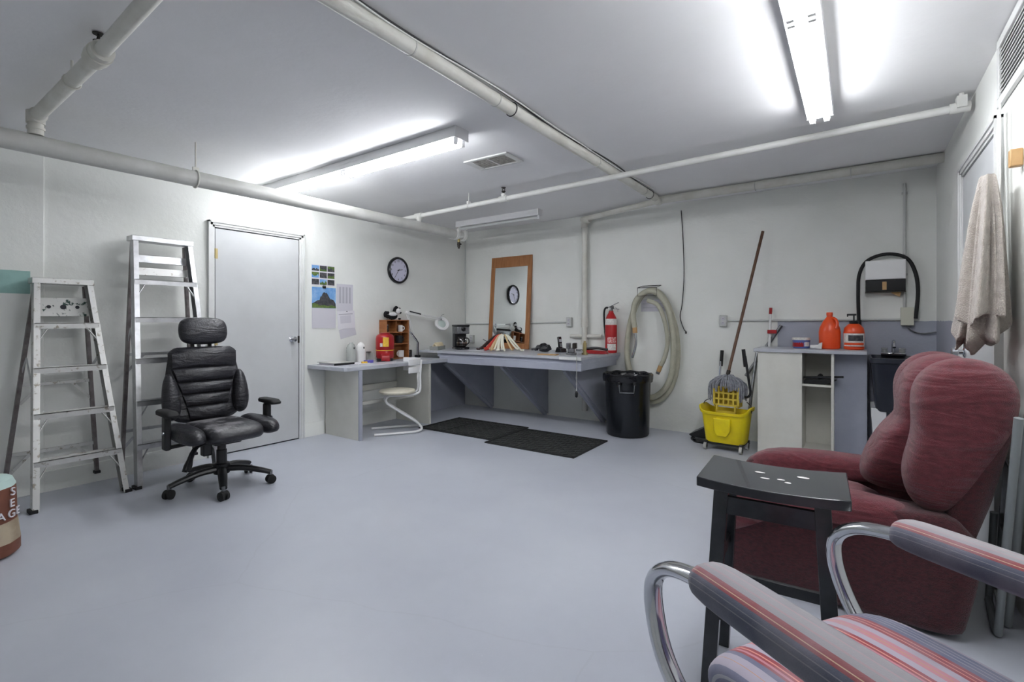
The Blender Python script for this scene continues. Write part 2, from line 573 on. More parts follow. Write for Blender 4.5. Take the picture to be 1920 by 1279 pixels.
# ================================================================== THE ROOM
T = .12
struct(MB().box(-T, W + T, YF - T, T, -.1, 0).build('floor', 'floor', smooth=False))
struct(MB().box(-T, W + T, YF - T, T, H, H + .1).build('ceiling', 'ceiling_paint', smooth=False))
wl = struct(MB().box(-T, 0, YF, 0, 0, H).build('wall_left', 'wall_left', smooth=False))
MB().box(0, .018, YF, -4.483, 0, H).build('pilaster', 'wall_left', wl, bevel=.006)
struct(MB().box(-T, W + T, 0, T, 0, H).build('wall_back', 'wall_back', smooth=False))
struct(MB().box(W, W + T, YF, 0, 0, H).build('wall_right', 'wall_right', smooth=False))
struct(MB().box(-T, W + T, YF - T, YF, 0, H).build('wall_front', 'wall_left', smooth=False))
# baseboards on the left wall: between pilaster and door, between door and desk, and under the desk
def baseboard(name, y0, y1):
    m = MB().prism([(0, 0), (.014, 0), (.014, .11), (.010, .122), (.008, .14), (0, .143)], 'y', y0, y1)
    return struct(m.build(name, 'wall_left'))
baseboard('baseboard_left', -4.483, -3.44)
baseboard('baseboard_left_far', -2.516, -2.29)
baseboard('baseboard_left_desk', -2.24, -1.30)

# ---- door in the left wall
def door(name, wall_x, s, y0, y1, ztop, knob_y, knob_z, hinge_y, knob_kind):
    """s = +1: faces +x (left wall), -1: faces -x (right wall). y0<y1 slab edges."""
    d = bpy.data.objects.new(name, None)
    COL.objects.link(d)
    d.location = (wall_x, (y0 + y1) / 2, 0)
    struct(d)
    yc = (y0 + y1) / 2
    a, b = y0 - yc, y1 - yc
    X = lambda v: v * s
    MB().box(min(0, X(.012)), max(0, X(.012)), a + .003, b - .003, .012, ztop - .006).build('slab', 'door_paint', d, bevel=.002)
    MB().box(min(0, X(.004)), max(0, X(.004)), a - .004, b + .004, 0, ztop + .002).build('gap', 'dark_gap', d, smooth=False)
    # casing: stepped profile on three sides
    for nm, pa, pb in (('casing', a - .0, -1), ('casing', b + .0, 1)):
        m = MB()
        w = .058
        for (u0, u1, t) in ((.004, .022, .016), (.022, .044, .024), (.044, w, .031)):
            ya, yb = (pa + pb * u0, pa + pb * u1)
            m.box(min(0, X(t)), max(0, X(t)), min(ya, yb), max(ya, yb), 0, ztop + u1)
        m.build(nm, 'white_trim', d, smooth=False)
    m = MB()
    for (u0, u1, t) in ((.004, .022, .016), (.022, .044, .024), (.044, .058, .031)):
        m.box(min(0, X(t)), max(0, X(t)), a - u1, b + u1, ztop + u0, ztop + u1)
    m.build('casing_head', 'white_trim', d, smooth=False)
    for hz in (.25, 1.03, ztop - .23):
        m = MB().cyl((X(.016), hinge_y - yc, hz - .045), (X(.016), hinge_y - yc, hz + .045), .006, 8)
        m.box(min(X(.010), X(.014)), max(X(.010), X(.014)), hinge_y - yc - .001, hinge_y - yc + .022, hz - .045, hz + .045)
        m.build('hinge', 'brass', d)
    k = knob_y - yc
    if knob_kind == 'knob':
        k1 = MB().lathe([(.03, 0), (.031, .004), (.022, .008), (.011, .012), (.011, .032), (.024, .040), (.028, .052), (.022, .062), (.004, .066)], (X(.012), k, knob_z), 18, 'x', Matrix.Diagonal((s, 1, 1)))
        k1.build('knob', 'chrome', d)
        MB().box(min(X(.012), X(.02)), max(X(.012), X(.02)), b - .012, b + .004, knob_z - .04, knob_z + .03).build('strike_plate', 'dark_metal', d)
    else:
        MB().lathe([(.034, 0), (.034, .006), (.016, .012), (.014, .03), (.026, .034), (.026, .06), (.02, .064)], (X(.012), k, knob_z), 18, 'x', Matrix.Diagonal((s, 1, 1))).build('knob', 'chrome', d)
    return d
door('door_1', 0, 1, -3.373, -2.580, 2.03, -2.655, 1.02, -3.373, 'knob')
door('door_2', W, -1, -2.215, -1.33, 2.08, -1.41, 1.01, -2.215, 'knob2')

# ---- air grille high on the right wall
g = thing('wall_grille', 'white louvred air grille high on the white side wall', 'vent', (W, -2.56, 2.33))
m = MB()
for a in ((-.33, .33, -.155, -.115), (-.33, .33, .115, .155), (-.33, -.29, -.115, .115), (.29, .33, -.115, .115)):
    m.box(-.016, 0, a[0], a[1], a[2], a[3])
m.build('frame', 'white_trim', g, bevel=.003)
MB().box(-.002, 0, -.29, .29, -.115, .115).build('backing', 'dark_gap', g, smooth=False)
for k in range(11):
    z = -.105 + k * .021
    MB().box(-.013, -.002, -.29, .29, -.002, .0015, Matrix.Translation((0, 0, z)) @ Matrix.Rotation(R(-35), 4, 'Y')).build('slat', 'white_trim', g, smooth=False)

# ---- ceiling diffuser
g = thing('ceiling_vent', 'dusty square ceiling air diffuser beside the lit tube light', 'vent', (2.26, -2.255, H), 2)
m = MB()
for a in ((-.21, .21, -.125, -.095), (-.21, .21, .095, .125), (-.21, -.15, -.095, .095), (.17, .21, -.095, .095)):
    m.box(a[0], a[1], a[2], a[3], -.012, 0)
m.build('frame', 'white_trim', g, bevel=.003)
MB().box(-.15, .17, -.095, .095, -.003, 0).build('backing', 'vent_dust', g, smooth=False)
MB().box(.0, .012, -.095, .095, -.012, -.003).build('crossbar', 'white_trim', g, smooth=False)
for k in range(9):
    y = -.085 + k * .021
    MB().box(-.15, .17, -.008, .002, -.001, .001, Matrix.Translation((0, y, -.006)) @ Matrix.Rotation(R(30), 4, 'X')).build('slat', 'vent_dust', g, smooth=False)

# ================================================================== LIGHTS
def tube_fixture(name, label, loc, rz, length, lit, two=True, lamps=2):
    """surface strip light hung under the ceiling; runs along local x, top at z=0."""
    t = thing(name, label, 'light', loc, rz, None)
    w = .066 if two else .045
    hgt = .072
    prof = [(-w + .006, 0), (w - .006, 0), (w, -.012), (w, -hgt), (-w, -hgt), (-w, -.012)]
    MB().prism(prof, 'x', 0, length).build('housing', 'housing_white', t, bevel=.002)
    for x in (0, length):
        MB().box(x - .004, x + .004, -w - .002, w + .002, -hgt - .004, 0).build('end_cap', 'housing_white', t, bevel=.001)
    n = lamps
    seg = length / n
    ys = (-.036, .036) if two else (0,)
    for i in range(n):
        xa, xb = i * seg + .03, (i + 1) * seg - .03
        for y in ys:
            MB().cyl((xa, y, -hgt - .021), (xb, y, -hgt - .021), .0165, 14).build('tube', lit if lit else 'tube_off', t)
            for x, d_ in ((xa, -1), (xb, 1)):
                h = MB().box(x - .010 + d_ * .008, x + .010 + d_ * .008, y - .014, y + .014, -hgt - .040, -hgt + .002)
                h.build('lamp_holder', 'housing_white', t, bevel=.002)
    return t
tube_fixture('tube_light', 'lit twin tube strip light running out from the door wall', (.04, -2.905, H), 0, 2.45, 'tube_lit')
tube_fixture('tube_light', 'lit twin tube strip light on the ceiling near the right side wall', (4.47, -4.36, H), 90, 2.44, 'tube_lit')
c = tube_fixture('tube_light', 'unlit single tube strip light above the workbench mirror', (.43, -.62, H), 0, 1.25, False, two=False, lamps=1)

# ================================================================== PIPES
def coupling(m, p, q, r):
    return m.cyl(p, q, r, 16)
# large main along the left wall
FX, FZ = .75, 2.225
t = thing('water_main_pipe', 'thick grey-white main pipe hung along the door wall', 'pipe', (FX, -3.5, FZ))
MB().cyl((0, -3.3, -.01), (0, 2.45, .012), .056, 24).build('pipe', 'pipe_grey', t)
for y in (2.47, 2.60):
    m = MB().lathe([(.058, -.022), (.064, -.02), (.064, .02), (.058, .022)], (0, y, .012), 20, 'y')
    for a in (40, 220):
        ca, sa = math.cos(R(a)), math.sin(R(a))
        m.box(ca * .062 - .016, ca * .062 + .016, y - .02, y + .02, .012 + sa * .062 - .014, .012 + sa * .062 + .014)
        m.cyl((ca * .074 - .02, y - .012, .012 + sa * .074), (ca * .074 + .035 * ca, y - .012, .012 + sa * .074 + .03), .006, 8)
    m.build('clamp', 'white_paint', t)
MB().cyl((0, 2.45, .012), (0, 2.63, .012), .05, 20).build('end_piece', 'pipe_grey', t)
m = MB().cyl((0, 2.53, -.03), (0, 2.53, -.075), .016, 10)
m.build('drain_nipple', 'brass', t)
m = MB().cyl((0, 2.53, -.075), (0, 2.53, -.13), .019, 10).cyl((0, 2.53, -.13), (0, 2.53, -.15), .012, 10).cyl((-.02, 2.53, -.10), (.035, 2.53, -.10), .010, 8)
m.build('drain_valve', 'dark_metal', t)
# hanger
m = MB().tube([(math.cos(R(a)) * .060, 0, math.sin(R(a)) * .060) for a in range(0, 360, 20)], .006, 6, closed=True)
m.cyl((0, 0, .055), (0, 0, H - FZ), .006, 8).box(-.008, .008, -.02, .02, .058, .085)
h = m.build('hanger', 'pipe_paint', t)
h.location = (0, -.32, .0)
# nipple up to branch pipe above ladder
def sprinkler(parent, loc, up=True):
    x, y, z = loc
    m = MB().cyl((x, y, z), (x, y, z + .03), .011, 8).cyl((x, y, z + .03), (x, y, z + .036), .02, 10)
    for s_ in (-1, 1):
        m.tube([(x + s_ * .008, y, z + .036), (x + s_ * .016, y, z + .05), (x, y, z + .066)], .0035, 6)
    m.cyl((x, y, z + .066), (x, y, z + .07), .022, 12)
    return m.build('sprinkler_head', 'dark_metal', parent)
GY, GZ = -4.66, 2.385
t = thing('branch_pipe', 'cream branch pipe crossing the ceiling above the ladders', 'pipe', (FX, GY, GZ))
MB().cyl((0, 0, 0), (1.14, 0, .004), .034, 18).build('pipe', 'pipe_paint', t)
MB().cyl((1.14, 0, .004), (2.1, -.02, .006), .03, 18).build('pipe', 'pipe_paint', t)
m = MB().cyl((0, 0, -.105), (0, 0, .0), .036, 16).cyl((0, 0, -.04), (0, 0, .03), .043, 16).cyl((0, 0, 0), (.06, 0, 0), .043, 16).cyl((0, 0, -.075), (0, 0, -.06), .042, 16)
m.build('elbow', 'pipe_paint', t)
m = MB().cyl((1.06, 0, .004), (1.19, 0, .004), .045, 16).cyl((1.10, 0, .004), (1.15, 0, .004), .05, 16).cyl((1.125, 0, .03), (1.125, 0, .055), .018, 10)
m.build('tee', 'pipe_paint', t)
sprinkler(t, (1.125, 0, .03))
m = MB().cyl((.72, 0, .034), (.72, 0, H - GZ), .006, 8).tube([(.72, math.cos(R(a)) * .036, math.sin(R(a)) * .036) for a in range(0, 360, 24)], .004, 6, closed=True)
m.build('hanger', 'pipe_paint', t)
# thin sprinkler line crossing the room
EY = -1.62
t = thing('sprinkler_pipe', 'thin white sprinkler pipe crossing the whole room below the ceiling', 'pipe', (0, EY, 2.345))
ez = lambda x: (x - .4) * .0152
MB().cyl((.12, 0, ez(.12)), (5.16, 0, ez(5.16)), .0235, 14).build('pipe', 'white_paint', t)
m = MB().cyl((.75, 0, ez(.75) - .075), (.75, 0, ez(.75)), .026, 14).cyl((.70, 0, ez(.7)), (.80, 0, ez(.8)), .033, 14).cyl((.75, 0, ez(.75) - .04), (.75, 0, ez(.75)), .034, 14)
m.build('tee', 'white_paint', t)
m = MB().cyl((1.85, 0, ez(1.85)), (1.94, 0, ez(1.94)), .031, 14).cyl((1.895, 0, ez(1.895)), (1.895, 0, ez(1.895) + .05), .024, 12)
m.build('tee', 'white_paint', t)
sprinkler(t, (1.895, 0, ez(1.895) + .04))
for x in (1.46,):
    m = MB().cyl((x, 0, ez(x) + .02), (x, 0, H - 2.345), .006, 8).box(x - .012, x + .012, -.02, .02, ez(x) + .015, ez(x) + .045)
    m.tube([(x, math.cos(R(a)) * .027, ez(x) + math.sin(R(a)) * .027) for a in range(0, 360, 30)], .004, 6, closed=True)
    m.build('hanger', 'white_paint', t)
x = 5.135
m = MB().cyl((x, -.02, ez(x) + .02), (x, -.02, H - 2.345), .012, 10).box(x - .022, x + .022, -.045, .02, ez(x) - .01, ez(x) + .055)
m.cyl((x - .05, 0, ez(x)), (x + .04, 0, ez(x)), .03, 14)
m.build('wall_hanger', 'white_paint', t)
# wrapped pipe running to the back wall, with cable
DX, DZ = 2.99, 2.445
t = thing('wrapped_pipe', 'long white wrapped pipe with a black cable running to the back wall', 'pipe', (DX, -2.4, DZ))
MB().cyl((0, -4.0, 0), (0, 1.87, 0), .036, 18).build('pipe', 'pipe_paint', t)
for y in (-1.42, -.78, .52, 1.55):
    MB().cyl((0, y - .004, 0), (0, y + .004, 0), .0385, 18).build('joint_band', 'pipe_grey', t)
for y in (-.63, 1.72):
    m = MB().tube([(math.cos(R(a)) * .040, y, math.sin(R(a)) * .040) for a in range(0, 360, 20)], .003, 6, closed=True)
    m.build('strap', 'black_plastic', t)
for y in (-.76, .55):
    m = MB().cyl((.0, y, .03), (.0, y, H - DZ), .006, 8)
    m.build('hanger', 'white_paint', t)
pts = [(.03 + .012 * math.sin(i * 1.3), -4.0 + i * .3, .036 + .008 * math.sin(i * .9)) for i in range(20)]
MB().tube(bez(pts, 4), .005, 6).build('cable', 'black_plastic', t)
pts = [(.045 + .014 * math.sin(i * 1.1 + 1), -4.0 + i * .3, .026 + .01 * math.sin(i * 1.4)) for i in range(20)]
MB().tube(bez(pts, 4), .004, 6).build('cable', 'white_paint', t)
MB().cyl((-.045, -4.0, .01), (-.04, -.4, .015), .005, 6).build('cable', 'white_paint', t)
# pipe under the ceiling along the back wall + run to the corner drop
t = thing('back_wall_pipe', 'white pipe tight under the ceiling along the back wall', 'pipe', (DX, -.43, 2.44))
MB().cyl((-.02, 0, 0), (W - DX, 0, .01), .038, 18).build('pipe', 'pipe_paint', t)
MB().cyl((0, -.10, -.02), (0, .02, -.005), .046, 16).build('elbow', 'pipe_paint', t)
for x in (.9, 1.62):
    MB().tube([(x, math.cos(R(a)) * .04, math.sin(R(a)) * .04) for a in range(0, 360, 24)], .004, 6, closed=True).build('strap', 'pipe_grey', t)
MB().cyl((0, .02, 0), (-1.06, .37, -.005), .03, 14).build('offset_run', 'pipe_paint', t)
t = thing('drain_riser', 'white vertical riser pipe beside the fire extinguisher', 'pipe', (1.965, -.06, 0))
MB().cyl((0, 0, .12), (0, 0, 2.39), .034, 16).build('pipe', 'pipe_paint', t)
m = MB().cyl((0, 0, 2.33), (0, 0, 2.43), .042, 14).cyl((0, 0, 2.41), (.08, -.02, 2.42), .04, 14)
m.build('elbow', 'pipe_paint', t)
MB().cyl((0, 0, 1.13), (0, 0, 1.24), .043, 14).build('coupling', 'pipe_paint', t)
MB().cyl((0, 0, .92), (0, 0, .98), .046, 14).build('coupling', 'pipe_paint', t)
m = MB().cyl((-.20, .01, 1.02), (.22, .01, 1.025), .021, 12)
m.build('side_stub', 'pipe_paint', t)
tag(MB().box(.05, .062, -.055, -.035, .84, H).build('conduit_drop', 'conduit', None, bevel=.003), 'thin white conduit strip running down the room corner', 'conduit')
# conduits at bench height on the back wall
cd = thing('wall_conduit', 'grey conduit ending at the outlet beside the mirror', 'conduit', (0, -.012, 1.175))
MB().tube([(.02, 0, -.012), (.9, 0, 0), (1.69, 0, .015)], .0095, 10).build('pipe', 'conduit', cd)
cd = thing('wall_conduit', 'grey conduit from the lone outlet to the cream junction box', 'conduit', (0, -.012, 1.205))
MB().tube([(3.57, 0, 0), (4.3, 0, .004), (4.97, 0, .008)], .0095, 10).build('pipe', 'conduit', cd)
cd = thing('wall_conduit', 'thin white conduit dropping to the cream junction box', 'conduit', (4.985, -.015, 0))
MB().cyl((0, 0, 1.27), (0, 0, 2.38), .011, 10).build('pipe', 'conduit', cd)
for z in (1.6, 2.3):
    MB().box(-.02, .02, -.004, .014, z - .008, z + .008).build('clip', 'conduit', cd, bevel=.002)

def outlet(label, x, z, y=0):
    o = thing('outlet_box', label, 'outlet', (x, y, z))
    MB().box(-.036, .036, -.04, 0, -.058, .058).build('box', 'outlet_grey', o, bevel=.005)
    MB().box(-.032, .032, -.043, -.04, -.054, .054).build('cover', 'conduit', o, bevel=.002)
    for dz in (-.022, .022):
        MB().lathe([(.016, 0), (.016, .003), (.014, .004)], (0, -.043, dz), 14, 'y', Matrix.Diagonal((1, -1, 1))).build('socket', 'paper_grey', o)
        MB().box(-.007, -.004, -.0485, -.047, dz - .002, dz + .008).box(.004, .007, -.0485, -.047, dz - .002, dz + .008).build('slot', 'dark_gap', o, smooth=False)
    return o
outlet('grey outlet box on the wall between mirror and riser pipe', 1.735, 1.192)
outlet('grey outlet box on the bare wall between hose and mop', 3.53, 1.203)
outlet('grey outlet box low behind the coffee maker', .16, .95)
jb = thing('junction_box', 'cream metal junction box above the black sink', 'box', (5.0, 0, 1.24))
MB().box(-.042, .042, -.06, 0, -.075, .075).build('box', 'plaster_box', jb, bevel=.004)
MB().box(-.044, .044, -.064, -.06, -.077, .077).build('cover', 'plaster_box', jb, bevel=.002)
MB().tube(bez([(.0, -.03, -.075), (.03, -.03, -.12), (.1, -.03, -.145), (.19, -.03, -.13)], 6), .007, 8).build('flex_conduit', 'steel', jb)

# ================================================================== LEFT WALL THINGS
tag(MB().box(.018, .020, -4.74, -4.555, 1.385, 1.54).build('teal_sheet', 'teal', smooth=False), 'pale teal square patch stuck on the wall beside the short ladder', 'sheet')

# ---- ladders
def ladder(name, label, foot_y0, foot_y1, foot_x, top_x, top_y0, top_y1, top_z, steps, railm, stepm, spread, shelf):
    ym = (foot_y0 + foot_y1) / 2
    t = thing(name, label, 'ladder', (foot_x, ym, 0))
    B_ = Vector((0, 0, 0))
    yt = (top_y0 + top_y1) / 2 - ym
    Tp = Vector((top_x - foot_x, yt, top_z))
    L = Tp.length
    hb, ht = (foot_y1 - foot_y0) / 2, (top_y1 - top_y0) / 2
    up = Tp.normalized()
    nrm = Vector((0, 1, 0)).cross(up).normalized()          # towards the climber / room
    if nrm.x < 0: nrm = -nrm
    def pt(s_, k, off=0):
        return Tp * k + Vector((0, s_ * (hb + (ht - hb) * k), 0)) + nrm * off
    for s_ in (-1, 1):
        m = MB()
        m.beam(pt(s_, 0), pt(s_, 1), .003, .07, nrm)                                   # web
        for o_ in (.034, -.034):
            a, b = pt(s_, 0, o_), pt(s_, 1, o_)
            d_ = Vector((0, -s_ * .015, 0))
            m.beam(a + d_, b + d_, .032, .003, nrm)
        m.build('front_rail', railm, t, smooth=False)
        f = MB()
        a = pt(s_, 0)
        f.box(a.x - .04, a.x + .042, a.y - .02 - .004 * s_, a.y + .02 - .004 * s_, 0, .022)
        f.build('foot', 'black_rubber', t, bevel=.003)
    for q, k in enumerate(steps):
        k = k / L
        a, b = pt(-1, k), pt(1, k)
        m = MB().box(-.045, .043, a.y + .002, b.y - .002, -.002, .002, Matrix.Translation((a.x, 0, a.z)))
        m.box(.038, .043, a.y + .002, b.y - .002, -.036, .002, Matrix.Translation((a.x, 0, a.z)))
        m.box(-.045, -.041, a.y + .002, b.y - .002, -.03, .002, Matrix.Translation((a.x, 0, a.z)))
        for r_ in range(4):
            xx = -.03 + r_ * .018
            m.box(xx - .002, xx + .002, a.y + .004, b.y - .004, .002, .0035, Matrix.Translation((a.x, 0, a.z)))
        st = m.build('step', stepm, t, smooth=False)
        for s_ in (-1, 1):
            e = pt(s_, k, .036)
            MB().lathe([(.005, 0), (.005, .003), (.002, .005)], (e.x + .001, e.y - s_ * .012, e.z - .015), 8, 'x').build('rivet', 'steel', t)
            if q in (0, 1) or q == len(steps) - 1:
                g1 = pt(s_, max(k - .16 / L, .01), .02)
                g2 = pt(s_, k, .02)
                g2.y -= s_ * .085
                g1.y -= s_ * .006
                g2.z -= .012
                MB().beam(g1, g2, .004, .022, nrm).build('brace', stepm, t, smooth=False)
    # cap
    a, b = pt(-1, 1), pt(1, 1)
    MB().box(a.x - .075, a.x + .045, a.y - .012, b.y + .012, top_z - .035, top_z + .004).build('top_cap', stepm, t, bevel=.003)
    # rear frame
    rx = spread[0] - foot_x
    ra, rb = spread[1] - ym, spread[2] - ym
    rz = spread[3]
    for ry, ty in ((ra, a.y + .02), (rb, b.y - .02)):
        m = MB().beam((rx, ry, rz), (a.x - .055, ty, top_z - .04), .022, .03, (1, 0, 0))
        m.build('rear_rail', 'aluminium_dark', t, smooth=False)
        MB().box(rx - .022, rx + .022, ry - .018, ry + .018, rz - .012, rz + .008).build('rear_foot', 'black_rubber', t, bevel=.003)
    for k in (.16, .5):
        p1 = Vector((rx, ra, rz)).lerp(Vector((a.x - .055, a.y + .02, top_z - .04)), k)
        p2 = Vector((rx, rb, rz)).lerp(Vector((a.x - .055, b.y - .02, top_z - .04)), k)
        MB().beam(p1, p2, .02, .022).build('rear_bar', stepm, t, smooth=False)
        for s_, pp, qq in ((1, p1, p2), (-1, p2, p1)):
            MB().beam(pp + Vector((0, 0, -.13)), pp + (qq - pp).normalized() * .11, .004, .018).build('rear_brace', stepm, t, smooth=False)
    # spreader links
    for s_ in (-1, 1):
        k = .52
        p1 = pt(s_, k, -.02)
        p2 = Vector((rx, ra if s_ < 0 else rb, rz)).lerp(Vector((a.x - .055, (a.y + .02) if s_ < 0 else (b.y - .02), top_z - .04)), k + .04)
        mid = (p1 + p2) / 2 + Vector((0, 0, .14))
        m = MB().beam(p1, mid, .004, .02).beam(mid, p2, .004, .02)
        m.build('spreader', 'aluminium', t, smooth=False)
    # pail shelf boards folded up behind the top
    for (k0, k1, mm, holes) in shelf:
        p0, p1 = pt(0, k0 / L, -.05), pt(0, k1 / L, -.05)
        wdt = (hb + (ht - hb) * k0 / L) - .03
        m = MB().beam(p0, p1, wdt * 2, .012, nrm)
        sh = m.build('pail_shelf', mm, t, smooth=False, bevel=.002)
        if holes:
            for yy in (-.075, 0, .075):
                cpt = (p0 + p1) / 2 + nrm * .0065
                MB().cyl(cpt + Vector((0, yy, 0)), cpt + Vector((0, yy, 0)) + nrm * .0012, .012 if yy else .017, 12).build('hole', 'dark_gap', sh)
    return t
ladder('stepladder', 'short paint-spattered aluminium stepladder leaning by the teal patch', -4.625, -4.135, .452, .135, -4.562, -4.262, 1.487,
       (.31, .61, .91, 1.21), 'aluminium_spattered', 'aluminium_spattered', (.075, -4.69, -4.21, .09), [(1.27, 1.40, 'spattered_board', True)])
ladder('stepladder', 'tall aluminium stepladder leaning beside the grey door', -4.085, -3.53, .45, .165, -4.025, -3.632, 1.845,
       (.31, .62, .93, 1.24, 1.53), 'aluminium', 'aluminium', (.075, -4.06, -3.56, .08), [(1.58, 1.64, 'aluminium_spattered', False), (1.68, 1.74, 'aluminium', False)])

# ---- papers on the wall
cal = thing('wall_calendar', 'wall calendar with a 3 by 3 grid of small landscape pictures', 'calendar', (.001, -2.295, 1.69))
MB().box(0, .002, -.137, .137, -.109, .109).build('sheet', 'paper', cal, smooth=False)
pc = ['sky_print', 'rock_print', 'grass_print', 'grass_print', 'rock_print', 'rock_print', 'rock_print', 'sky_print', 'rock_print']
for i in range(9):
    cx_, cz_ = -.093 + (i % 3) * .093, .072 - (i // 3) * .072
    pic = MB().box(.002, .0028, cx_ - .042, cx_ + .042, cz_ - .029, cz_ + .029).build('picture', pc[i], cal, smooth=False)
    pts = [(cx_ - .042, cz_ - .029), (cx_ + .042, cz_ - .029)] + [(cx_ + .042 - .084 * j / 6, cz_ - .004 + random.uniform(-.012, .018)) for j in range(7)]
    MB().prism(pts, 'x', .0028, .0034).build('hill', ('grass_print' if i % 2 else 'rock_print') if i != 3 else 'sky_print', pic, smooth=False)
cal = thing('wall_calendar', 'wall calendar with a dark mountain under blue sky and blank month sheet', 'calendar', (.001, -2.285, 1.34))
MB().box(0, .004, -.142, .142, -.215, .0).build('month_sheet', 'paper_grey', cal, smooth=False)
MB().box(0, .003, -.142, .142, 0, .222).build('picture', 'sky_print', cal, smooth=False)
pk = [(-.142, .002), (.142, .002), (.138, .05), (.118, .085), (.09, .098), (.072, .098), (.05, .135), (.03, .165), (.012, .163), (0, .172), (-.018, .158), (-.03, .128), (-.045, .122), (-.055, .085), (-.085, .08), (-.115, .06), (-.142, .05)]
MB().prism(pk, 'x', .003, .0042).build('mountain', 'rock_print', cal, smooth=False)
MB().prism([(-.142, .002), (.142, .002), (.142, .018), (.09, .034), (.04, .022), (0, .036), (-.05, .026), (-.1, .05), (-.142, .052)], 'x', .0042, .005).build('meadow', 'grass_print', cal, smooth=False)
MB().box(0, .012, -.02, .016, .212, .235).tube([(.008, -.014, .235), (.008, -.01, .25), (.008, .006, .25), (.008, .01, .235)], .0018, 6).build('clip', 'black_plastic', cal)
n1 = thing('notice_sheet', 'long printed list sheet pinned beside the mountain calendar', 'paper', (.001, -2.025, 1.46))
MB().box(0, .0015, -.105, .105, -.15, .152).build('sheet', 'paper_grey', n1, smooth=False)
for k in range(4):
    MB().box(.0015, .0019, -.075 + k * .042, -.05 + k * .042, -.06, .12).build('print_column', 'print_grey', n1, smooth=False)
n2 = thing('notice_sheet', 'framed form sheet hanging askew under the long list', 'paper', (.003, -2.01, 1.225))
Mx = Matrix.Rotation(R(4), 4, 'X')
MB().box(0, .004, -.112, .112, -.105, .09, Mx).build('sheet', 'paper', n2, smooth=False)
MB().box(.004, .0046, -.095, .085, .05, .06, Mx).build('print_bar', 'print_grey', n2, smooth=False)
MB().box(.004, .0046, -.078, .06, -.045, .04, Mx).build('print_block', 'paper_grey', n2, smooth=False)
MB().lathe([(.005, 0), (.005, .006), (.002, .008)], (.003, .005, .085), 10, 'x').build('pin', 'black_plastic', n2)
tag(MB().box(.001, .0024, -.11, .10, -.06, .045, Matrix.Translation((0, -1.985, 1.085)) @ Matrix.Rotation(R(13), 4, 'X')).build('notice_slip', 'paper_grey', smooth=False),
    'tilted paper slip sticking out below the form sheet', 'paper')

# ---- clock
ck = thing('wall_clock', 'round black-rimmed wall clock with pale lilac face', 'clock', (0, -1.267, 1.832))
MB().lathe([(.150, 0), (.163, .006), (.166, .02), (.160, .034), (.148, .040), (.139, .038), (.136, .009)], (0, 0, 0), 40, 'x').build('rim', 'black_gloss', ck)
MB().lathe([(.138, .012), (.138, .020)], (0, 0, 0), 40, 'x').build('face', 'clock_face', ck)
for hh in range(1, 13):
    a = R(90 - hh * 30)
    Mt = Matrix.Translation((.0205, math.cos(a) * .112, math.sin(a) * .112)) @ Matrix(((0, 0, 1, 0), (1, 0, 0, 0), (0, 1, 0, 0), (0, 0, 0, 1)))
    text_mesh(str(hh), .034, 'numeral', 'black_plastic', ck, Mt)
for k in range(60):
    if k % 5 == 0:
        a = R(k * 6)
        MB().beam((.0208, math.cos(a) * .127, math.sin(a) * .127), (.0208, math.cos(a) * .134, math.sin(a) * .134), .003, .001, (1, 0, 0)).build('tick', 'black_plastic', ck, smooth=False)
def hand(ang, ln, w, x, nm):
    a = R(90 - ang)
    MB().beam((x, -math.cos(a) * .02, -math.sin(a) * .02), (x, math.cos(a) * ln, math.sin(a) * ln), w, .0015, (1, 0, 0)).build(nm, 'black_plastic', ck, smooth=False)
hand(78, .068, .006, .024, 'hour_hand')
hand(213, .100, .005, .026, 'minute_hand')
MB().lathe([(.006, .02), (.006, .029)], (0, 0, 0), 12, 'x').build('pivot', 'black_plastic', ck)

# ================================================================== DESK
DT = .747
dk = thing('desk', 'built-in grey-topped desk with white panel legs along the door wall', 'desk', (0, -1.75, 0))
MB().prism([(.003, -.73), (.58, -.705), (.60, -.68), (.60, .742), (.003, .742)], 'z', DT - .04, DT).build('top', 'grey_top', dk, bevel=.003)
MB().box(.016, .575, -.53, -.495, 0, DT - .04).build('leg_panel', 'laminate', dk, bevel=.001)
MB().box(.575, .592, -.532, -.493, 0, DT - .04).build('leg_edge', 'grey_paint', dk, bevel=.001)
MB().box(.016, .565, .455, .478, 0, DT - .04).build('leg_panel', 'laminate', dk, bevel=.001)
MB().box(.565, .582, .452, .481, 0, DT - .04).build('leg_edge', 'laminate', dk, bevel=.001)
MB().box(.016, .034, -.49, .45, .40, .47).build('rear_rail', 'laminate', dk, bevel=.001)
MB().box(.30, .33, -.49, .45, .30, .335).build('footrest_rail', 'laminate', dk, bevel=.001)

# ---- things on the desk
b1 = thing('plastic_jug', 'white plastic jug with bluish tint next to its twin on the desk', 'bottle', (.16, -2.06, DT))
def jug(t, m, flip):
    MB().lathe([(.045, 0), (.052, .008), (.053, .12), (.050, .165), (.036, .20), (.018, .214), (.014, .222)], (0, 0, 0), 18).build('body', m, t)
    MB().box(.048, .055, -.006, .006, .15, .172).build('mark', 'black_plastic', t, bevel=.002)
jug(b1, 'clear_plastic', 1)
b2 = thing('plastic_jug', 'opaque white plastic jug beside the bluish one on the desk', 'bottle', (.165, -1.935, DT))
jug(b2, 'ceramic_white', -1)
bn = thing('ring_binder', 'open grey ring binder lying on the desk end', 'binder', (.24, -2.30, DT))
MB().box(-.16, .14, -.12, .12, 0, .006).build('back_cover', 'paper_grey', bn, bevel=.002)
MB().box(-.15, .13, -.10, .11, .006, .024).build('page_block', 'paper', bn, smooth=False)
MB().box(-.16, .14, -.12, .12, .026, .031).build('front_cover', 'outlet_grey', bn, bevel=.002)
